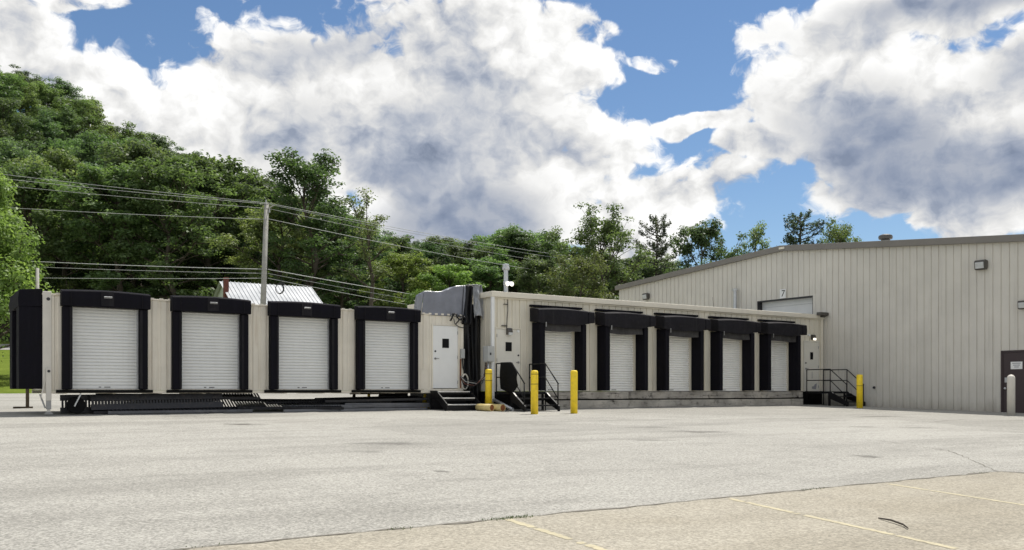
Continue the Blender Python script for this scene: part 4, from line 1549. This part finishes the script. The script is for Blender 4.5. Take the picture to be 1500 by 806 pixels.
def tree_meshes(seed, H, Rr, base, shape, nl, leaves, leaf, clump, flat=.6, elev=(15, 65), bark='bark', bare=False, tw=None, fill=.5):
    """one tree: branching skeleton mesh and a crown of separate leaves in clumps"""
    rg = np.random.RandomState(seed)
    tk = MB()
    lean = rg.normal(0, .03 * H, 2)
    tr_pts = []
    for i in range(7):
        t = i / 6
        tr_pts.append(Vector((lean[0] * t * t + rg.normal(0, .012 * H) * (i > 0), lean[1] * t * t + rg.normal(0, .012 * H) * (i > 0), H * .93 * t)))
    r0 = tw or H * .018
    tk.tube(tr_pts, [r0 * (1.15 if i == 0 else 1 - .13 * i) for i in range(7)], 7)

    def at(t):
        q = t * 6
        i = min(5, int(q))
        return tr_pts[i].lerp(tr_pts[i + 1], q - i)
    cl = []
    for k in range(nl):
        t = base + (1 - base) * ((k + .5) / nl) ** .9
        t = min(.98, t + rg.uniform(-.03, .03))
        f = (t - base) / (1 - base)
        ln = Rr * shape(f) * rg.uniform(.7, 1.18)
        az = k * 2.39996 + rg.uniform(-.5, .5)
        el = R(elev[0] + (elev[1] - elev[0]) * f + rg.uniform(-10, 10))
        p0 = at(min(.97, t * .97))
        d = Vector((math.cos(az) * math.cos(el), math.sin(az) * math.cos(el), math.sin(el)))
        p1 = p0 + d * ln * .5 + Vector((0, 0, .02 * ln))
        p2 = p0 + d * ln + Vector((0, 0, .10 * ln))
        rb = max(.03, r0 * .38 * (1 - .6 * f))
        tk.tube([p0, p1, p2], [rb, rb * .7, rb * .3], 5)
        cl.append((p2, 1.0))
        if ln > 1.2:
            cl.append((p1.lerp(p2, .45), .9))
        ns = 3 if ln < 2.2 else 7
        for j in range(ns):
            q = rg.uniform(.35, .95)
            s0 = p0.lerp(p2, q)
            a2 = az + rg.uniform(-1.4, 1.4)
            e2 = el + R(rg.uniform(-30, 25))
            l2 = ln * rg.uniform(.25, .5)
            s1 = s0 + Vector((math.cos(a2) * math.cos(e2), math.sin(a2) * math.cos(e2), math.sin(e2))) * l2
            tk.tube([s0, s0.lerp(s1, .5) + Vector((0, 0, .03 * l2)), s1], [rb * .5, rb * .35, rb * .15], 4)
            cl.append((s1, rg.uniform(.65, 1.0)))
    if not bare:
        cl.append((tr_pts[-1] + Vector((0, 0, H * .03)), .8))
    C = np.array([tuple(c[0]) for c in cl])
    wgt = np.array([c[1] for c in cl])
    per = np.maximum(6, (leaves * wgt ** 2 / (wgt ** 2).sum())).astype(int)
    pos, nr = [], []
    for c, w_, n in zip(C, wgt, per):
        d = rg.normal(size=(n, 3))
        d /= np.linalg.norm(d, axis=1, keepdims=True)
        rad = clump * w_ * rg.rand(n) ** fill
        # sub-clumping so that the outline is uneven
        sub = rg.normal(size=(5, 3))
        sub /= np.linalg.norm(sub, axis=1, keepdims=True)
        d = d + sub[rg.randint(0, 5, n)] * .7
        d /= np.linalg.norm(d, axis=1, keepdims=True)
        o = d * rad[:, None] * np.array([1, 1, flat])
        pos.append(c + o)
        m_ = d * .75 + np.array([0, 0, .95]) + rg.normal(size=(n, 3)) * .5
        nr.append(m_ / np.linalg.norm(m_, axis=1, keepdims=True))
    pos = np.concatenate(pos)
    nr = np.concatenate(nr)
    size = leaf * (.65 + .7 * rg.rand(len(pos)))
    return tk, kites(pos, nr, size, rg), bark


def pine_meshes(seed, H, Rr, base, tiers, leaves, leaf):
    rg = np.random.RandomState(seed)
    tk = MB()
    tk.tube([(0, 0, 0), (.02 * H, 0, H * .5), (.03 * H, .01 * H, H)], [H * .016, H * .011, .02], 7)
    pos, nr = [], []
    nb = tiers * 6
    for k in range(nb):
        f = (k + rg.rand()) / nb
        z = H * (base + (1 - base) * f * .97)
        ln = (Rr * (1 - f) ** .32 + .2) * rg.uniform(.45, 1.2)
        az = k * 2.4 + rg.uniform(-.6, .6)
        e = R(rg.uniform(0, 26))
        p0 = np.array([.03 * H * f, .01 * H * f, z])
        d = np.array([math.cos(az) * math.cos(e), math.sin(az) * math.cos(e), math.sin(e)])
        tk.tube([p0, p0 + d * ln * .5, p0 + d * ln + np.array([0, 0, .08 * ln])], [.06, .04, .012], 4)
        n = max(8, int(leaves / nb * (ln / Rr * 1.6)))
        tt_ = .25 + .75 * rg.rand(n) ** .7
        lat = np.cross(d, [0, 0, 1.0])
        c = p0 + d * (ln * tt_)[:, None] + lat * (rg.normal(size=n) * .22 * ln * (1.15 - tt_))[:, None]
        c[:, 2] += .10 * ln * tt_ ** 2 + rg.normal(size=n) * .17
        pos.append(c)
        m_ = np.array([0, 0, 1.0]) + rg.normal(size=(n, 3)) * .55
        nr.append(m_ / np.linalg.norm(m_, axis=1, keepdims=True))
    pos = np.concatenate(pos)
    nr = np.concatenate(nr)
    return tk, kites(pos, nr, leaf * (.6 + .8 * rg.rand(len(pos))), rg, .4), 'bark'


round_ = lambda f: math.sin(math.pi * (.12 + .80 * f)) ** .75
oval = lambda f: math.sin(math.pi * (.15 + .78 * f)) ** .9
cone = lambda f: (1 - f) ** .7 * (.35 + .65 * min(1, f * 5)) + .12
vase = lambda f: .55 + .45 * math.sin(math.pi * (.05 + .75 * f))
PROTO = {}


def proto(key, meshes, leafmat, H, Rr, name):
    tk, v, bark = meshes
    me_c = mesh_quads(name + '_crown', v, M[leafmat])
    t = tk.build('trunk', M[bark], smooth=True)
    me_t = t.data
    bpy.data.objects.remove(t)
    top = float(np.percentile(v[:, 2], 99.7))
    cxy = np.median(v[:, :2], axis=0)
    rad = float(np.percentile(np.linalg.norm(v[:, :2] - cxy, axis=1), 96))
    PROTO[key] = (me_t, me_c, top, rad)


FORM = [('round', round_, .25, 1.0), ('oval', oval, .22, 1.0), ('vase', vase, .3, 1.0)]
k = 0
for lm in ('leaf_dark', 'leaf_mid', 'leaf_bright', 'leaf_olive'):
    for nm, sh, bs, _ in FORM:
        if lm in ('leaf_olive',) and nm != 'vase':
            continue
        k += 1
        Rr = {'round': 5.2, 'oval': 4.2, 'vase': 4.6}[nm]
        proto(nm + '_' + lm, tree_meshes(100 + k, 17, Rr, bs, sh, 28, 17000, .31, 1.12, .5, fill=.4), lm, 17, Rr, 'tree')
# finer ones for the trees that stand out
proto('near_bright', tree_meshes(11, 11, 3.7, .08, lambda f: (1 - f) ** .55 * .95 + .1, 46, 26000, .22, 1.05, .7), 'leaf_bright', 11, 3.7, 'tree')
proto('tall_loose', tree_meshes(12, 21, 4.6, .22, lambda f: math.sin(math.pi * (.18 + .64 * f)) ** .7, 34, 15000, .32, 1.05, .55, fill=.4), 'leaf_mid', 21, 5.0, 'tree')
proto('gangly', tree_meshes(13, 17, 3.6, .35, vase, 13, 3000, .28, 1.0, .6, (25, 70), bare=True), 'leaf_olive', 17, 3.6, 'tree')
proto('spread', tree_meshes(24, 17, 5.6, .2, lambda f: math.sin(math.pi * (.2 + .66 * f)) ** .6, 36, 14000, .30, 1.0, .55, fill=.4), 'leaf_mid', 17, 5.6, 'tree')
proto('gappy', tree_meshes(15, 16, 5.0, .3, round_, 24, 9500, .32, 1.0, .6), 'leaf_dark', 16, 5.0, 'tree')
proto('thin', tree_meshes(16, 16, 3.6, .3, oval, 17, 3600, .30, 1.05, .6), 'leaf_mid', 16, 3.6, 'tree')
proto('pine', pine_meshes(17, 18, 3.8, .32, 14, 9000, .30), 'needle', 18, 3.6, 'tree')
proto('olive_loose', tree_meshes(18, 14, 4.6, .3, round_, 20, 7500, .30, 1.2, .6), 'leaf_olive', 14, 4.6, 'tree')
proto('bush', tree_meshes(19, 4, 2.0, .05, round_, 16, 5000, .22, .8, .7), 'leaf_bright', 4, 2.0, 'tree')

NT_ = [0]


def tree(key, x, y, top_z, width, lab, group=None, name='broadleaf_tree', cat='tree', rot=None):
    me_t, me_c, H, Rr = PROTO[key]
    g0 = terrain(x, y)
    h = top_z - g0
    sz = (h + .1) / H
    sx = width / (2 * Rr)
    if group:
        sx = min(sx, sz * 1.25)
    NT_[0] += 1
    root = empty(name, (x, y, g0 - .1), (NT_[0] * 2.399) % 6.283 if rot is None else rot)
    root.scale = (sx, sx, sz)
    tag(root, lab, cat, group)
    for nm, me in (('trunk', me_t), ('crown', me_c)):
        c = bpy.data.objects.new(nm, me)
        COL.objects.link(c)
        c.parent = root
    return root


def tp(key, px, top, wpx, d, lab, group=None, **kw):
    tree(key, (px - 750) / 1340 * d, d, EYE + (573 - top) / 1340 * d, wpx / 1340 * d, lab, group, **kw)


# trees that stand out, each measured from its place on the ground
tp('near_bright', -18, 252, 190, 46, 'bright green rounded tree on the lawn edge beside the end shelter')
tp('tall_loose', 455, 226, 135, 73, 'tallest leafy tree just right of the utility pole rising above the ridge')
tp('gangly', 543, 280, 84, 70, 'thin straggly tree with bare twigs on top standing before the dark gap in the clouds')
tp('spread', 888, 304, 150, 72, 'tall spreading tree with open crown left of the warehouse eave')
tp('pine', 957, 318, 70, 80, 'slender dark conifer between the spreading tree and the round dark tree', name='conifer')
tp('gappy', 1030, 322, 112, 74, 'round dark tree with sky gaps above the warehouse roof slope')
tp('thin', 1112, 326, 64, 88, 'small thin-crowned tree left of the layered pine over the roof')
tp('pine', 1168, 312, 92, 90, 'layered pine with flat branches over the warehouse ridge', name='conifer')
tp('olive_loose', 1230, 325, 84, 88, 'olive crowned tree right of the layered pine over the roof')
tp('olive_loose', 845, 372, 110, 64, 'yellow green small tree in front of the dark trees behind the annex')
tp('bush', 610, 428, 62, 60, 'bright round bush just left of the grey tarp', name='bush', cat='bush')
tp('round_leaf_bright', 590, 372, 95, 74, 'light green tree right of the straggly tree')
tp('vase_leaf_bright', 655, 388, 100, 72, 'light green spreading tree behind the grey tarp')
tp('round_leaf_mid', 745, 334, 130, 84, 'broad mid green tree above the roof vent pipe')
tp('thin', 812, 333, 72, 82, 'pale loose tree left of the tall spreading tree')
tp('vase_leaf_mid', 705, 366, 90, 76, 'bushy green tree above the tarp and annex corner')
tp('round_leaf_dark', 800, 372, 110, 74, 'dark tree with low boughs behind the annex roof')

# wooded hillside: one tree of a kind after another, in jittered rows up the slope
kinds = [('round_leaf_dark', 4), ('oval_leaf_dark', 2), ('vase_leaf_dark', 3), ('round_leaf_mid', 3), ('oval_leaf_mid', 2), ('vase_leaf_mid', 3), ('round_leaf_bright', 1)]
bag = [k_ for k_, n_ in kinds for _ in range(n_)]
LAB = {'dark': 'dark green tree in the mass of the wooded hillside',
       'mid': 'mid green tree in the mass of the wooded hillside',
       'bright': 'light yellow green tree in the mass of the wooded hillside',
       'olive': 'olive green loose tree in the mass of the wooded hillside'}
rt = random.Random(21)
SKIP = set()
SKY_X = [-60, 0, 70, 150, 250, 330, 400, 480, 540, 600, 700, 760, 850, 950, 1050, 1200]
SKY_Y = [92, 96, 108, 164, 210, 240, 268, 300, 332, 348, 352, 345, 356, 376, 400, 410]
HIDX = 0
hill = []
row = 0
y = 78.0
while y < 176:
    step = 7.0 + .02 * (y - 78)
    x0 = -.62 * y
    x1 = (.12 if y < 100 else .24) * y
    x = x0 + (row % 2) * step * .5
    while x < x1:
        xx, yy = x + rt.uniform(-1.8, 1.8), y + rt.uniform(-2.2, 2.2)
        h = rt.uniform(13.5, 19)
        lim = EYE + (573 - float(np.interp(750 + 1340 * xx / yy, SKY_X, SKY_Y))) / 1340 * yy - terrain(xx, yy)
        h = min(h, lim * rt.uniform(.88, 1.04))
        w_ = rt.uniform(9.0, 12.5)
        key = rt.choice(bag)
        rr_ = rt.uniform(0, 6.28)
        if HIDX not in SKIP and h > 6:
            c_ = key.split('_')[-1]
            o = tree(key, xx, yy, terrain(xx, yy) + h, w_, LAB[c_], c_ + ' trees on the wooded hillside', rot=rr_)
            hill.append((HIDX, o))
        HIDX += 1
        x += step
    y += 7.6
    row += 1

# =============================================================== sky and sun
SUN_EL = R(65)
sd = Vector((.64, .77, 0)).normalized()
SDIR = Vector((sd.x * math.cos(SUN_EL), sd.y * math.cos(SUN_EL), math.sin(SUN_EL)))
li = bpy.data.lights.new('sun', 'SUN')
li.energy = 3.6
li.angle = R(.53)
li.color = (1, .955, .88)
so = bpy.data.objects.new('sun', li)
COL.objects.link(so)
so.rotation_euler = SDIR.to_track_quat('Z', 'Y').to_euler()
so.location = SDIR * 300

wd = bpy.data.worlds.new('World')
S.world = wd
wd.use_nodes = True
wd.node_tree.nodes.clear()
t = NT(wd.node_tree)
out = t.n('ShaderNodeOutputWorld')
sky = t.n('ShaderNodeTexSky', sky_type='NISHITA', sun_disc=False, sun_elevation=SUN_EL, sun_rotation=math.atan2(sd.x, sd.y), altitude=300, air_density=1.0, dust_density=.25, ozone_density=3.0)
blue = t.n('ShaderNodeHueSaturation', ins={'Saturation': 1.08, 'Color': sky.outputs[0]}).outputs[0]
bg_sky = t.n('ShaderNodeBackground', ins={0: blue, 1: .078})
dirv = t.n('ShaderNodeTexCoord').outputs['Generated']
sp_ = t.n('ShaderNodeSeparateXYZ', ins={0: dirv})
az = t.math('ARCTAN2', sp_.outputs[0], sp_.outputs[1])
el = t.math('ARCSINE', sp_.outputs[2])
ae = t.n('ShaderNodeCombineXYZ', ins={0: az, 1: el, 2: 0.0}).outputs[0]
wv = t.vmath('MULTIPLY', t.vmath('SUBTRACT', t.n('ShaderNodeTexNoise', noise_dimensions='2D', ins={'Vector': ae, 'Scale': 5.0, 'Detail': 3.0, 'Roughness': .55}).outputs[1], (.5, .5, .5)), (.13, .09, 0))
aew = t.vmath('ADD', ae, wv)


def blob_field(coord, blobs, k=.15):
    """smooth union of ellipses given as bearing / elevation in degrees"""
    acc = None
    for (a_, e_, ra, re, *pk) in blobs:
        q = t.vmath('MULTIPLY_ADD', coord, (1 / R(ra), 1 / R(re), 0), (-R(a_) / R(ra), -R(e_) / R(re), 0))
        f = t.math('SUBTRACT', 1.0, t.vmath('LENGTH', q))
        if pk:
            f = t.math('MINIMUM', f, pk[0])
        acc = f if acc is None else t.math('SMOOTH_MAX', acc, f, k)
    return acc


CLOUDS = [(-9, 12.2, 5, 2.6), (-9.5, 15.5, 13, 8), (-13, 17.4, 8, 4.4), (1, 13.8, 7.6, 6), (-2, 19.5, 9, 4.5), (-4, 11, 11, 3.5), (8.2, 11.2, 6.8, 2.7), (-22, 13.2, 8.5, 4.0),
          (-30, 19.6, 5, 2.6), (-28, 17.4, 5.5, 1.5, .45), (-25.5, 21.4, 3.0, .8, .25), (23, 15.5, 7, 6), (29, 14.5, 9, 6.5), (20.4, 13.4, 3.2, 2.8), (26, 21.4, 9, 3.0),
          (10.6, 15.7, 3.4, .7, .3), (14.2, 14.0, 2.6, 1.0, .3), (8, 20.2, 2.3, .75, .22), (3, 22.0, 3.2, 1.3, .3), (26.5, 9.4, 3.4, .7, .3), (-4, 9.6, 7, .8, .4), (-33, 11, 8, 5), (23, 10.8, 6, 1.5, .5)]
DARK = [(-5.0, 14.5, 10, 4.8), (-3, 11.0, 8, 3.0), (-11.0, 20.0, 6.5, 2.0), (21.8, 14.4, 6.5, 3.6), (25, 11.6, 9, 2.6), (27, 20.9, 9, 1.7), (31, 17, 4, 2)]
DEEP = [(-3.5, 10.3, 7.5, 2.6), (-7.5, 12.6, 4, 1.6), (22.5, 13.6, 4.5, 2.4), (25, 11.2, 7.5, 1.5), (28, 21.2, 8, 1.2)]


def noise2(p, scale, detail, rough, out=0):
    return t.n('ShaderNodeTexNoise', noise_dimensions='2D', ins={'Vector': p, 'Scale': scale, 'Detail': detail, 'Roughness': rough}).outputs[out]


def billow(p, scale, detail):
    v_ = t.n('ShaderNodeTexVoronoi', voronoi_dimensions='2D', feature='SMOOTH_F1', ins={'Vector': p, 'Scale': scale, 'Detail': detail, 'Roughness': .55, 'Lacunarity': 2.3, 'Smoothness': .18, 'Randomness': 1.0})
    v_.normalize = True
    return t.math('SUBTRACT', .42, v_.outputs['Distance'])


def puff(p):
    """(large swell, cauliflower billows, fine fray) at a sky direction"""
    q = t.vmath('ADD', p, t.vmath('MULTIPLY', noise2(p, 16.0, 3, .6, 1), (.045, .045, 0)))
    return noise2(p, 5.0, 3, .5), billow(q, 9.0, 2.0), noise2(q, 20.0, 5, .62)


def relief(abc, ka, kb, kc):
    return t.math('ADD', t.math('ADD', t.math('MULTIPLY', t.math('SUBTRACT', abc[0], .5), ka), t.math('MULTIPLY', abc[1], kb)), t.math('MULTIPLY', t.math('SUBTRACT', abc[2], .5), kc))


ae = t.vmath('MULTIPLY', ae, (1.0, 1.25, 0))     # clouds flatten toward the horizon
p1 = puff(ae)
p2 = puff(t.vmath('ADD', ae, (.012, .024, 0)))
cf = blob_field(aew, CLOUDS)
# unseen cloud added over the rest of the sky, cover tuned as fill light
far = t.math('MULTIPLY', t.math('SUBTRACT', t.noise(dirv, 2.0, 5, .5).outputs[0], .45), 4.0)
gate = t.math('MAXIMUM', t.ramp(t.math('ABSOLUTE', az), .66, .9), t.ramp(el, .46, .62))
far = t.math('SUBTRACT', far, t.math('MULTIPLY', t.math('SUBTRACT', 1.0, gate), 8.0))
cf = t.math('MAXIMUM', cf, far)
shape = relief(p1, 1.3, 1.25, .75)
dens = t.math('ADD', t.math('SUBTRACT', cf, .06), shape)
alpha = t.ramp(dens, .0, .20)
dif = t.math('SUBTRACT', relief(p1, 1.8, 1.5, 1.1), relief(p2, 1.8, 1.5, 1.1))
df = blob_field(aew, DARK, .2)
dk = t.ramp(t.math('ADD', df, relief(p1, 1.5, .9, .5)), -.30, 1.0)
thin = t.ramp(dens, .9, .1)
lum = t.math('ADD', t.math('ADD', .555, t.math('MULTIPLY', thin, .15)), t.math('MULTIPLY', dif, .55))
lum = t.math('ADD', lum, t.math('MULTIPLY', p1[1], .35))
lum = t.n('ShaderNodeClamp', ins={0: lum, 1: .36, 2: .80}).outputs[0]
lum = t.math('MULTIPLY', lum, t.n('ShaderNodeMapRange', ins={0: dk, 1: 0.0, 2: 1.0, 3: 1.0, 4: .62}).outputs[0])
# brightness of the out-of-view cloud, set to balance fill on the shaded fronts
lum = t.math('MULTIPLY', lum, t.n('ShaderNodeMapRange', ins={0: gate, 1: 0.0, 2: 1.0, 3: 1.0, 4: .9}).outputs[0])
ccol = t.mix(t.ramp(lum, .12, .62), (.70, .86, 1.2), (1.0, .997, .985))
cl_col = t.mix(1.0, ccol, t.n('ShaderNodeCombineXYZ', ins={0: lum, 1: lum, 2: lum}).outputs[0], 'MULTIPLY')
dp = t.ramp(t.math('ADD', blob_field(aew, DEEP, .2), relief(p1, 1.3, .5, .4)), -.15, .85)
cl_col = t.mix(t.math('MULTIPLY', dp, .5), cl_col, (.155, .195, .285))
bg_cl = t.n('ShaderNodeBackground', ins={0: cl_col, 1: 1.0})
mx = t.n('ShaderNodeMixShader', ins={0: alpha})
wd.node_tree.links.new(bg_sky.outputs[0], mx.inputs[1])
wd.node_tree.links.new(bg_cl.outputs[0], mx.inputs[2])
wd.node_tree.links.new(mx.outputs[0], out.inputs[0])
wd.cycles.sampling_method = 'MANUAL'
wd.cycles.sample_map_resolution = 1024

# ================================================================== camera
cam = bpy.data.cameras.new('camera')
co = bpy.data.objects.new('camera', cam)
COL.objects.link(co)
co.location = (0, 0, EYE)
co.rotation_euler = (R(90), 0, 0)
cam.sensor_width = 36
cam.lens = 36 * 1340 / 1500
cam.shift_y = (573 - 403) / 1500
cam.clip_start = .1
cam.clip_end = 4000
S.camera = co

S.view_settings.view_transform = 'Standard'
S.view_settings.look = 'None'
S.view_settings.exposure = .45
S.view_settings.gamma = 1
S.view_settings.use_curve_mapping = False
S.cycles.max_bounces = 6
S.cycles.diffuse_bounces = 4
S.cycles.glossy_bounces = 2
S.cycles.transmission_bounces = 3
S.cycles.use_denoising = True
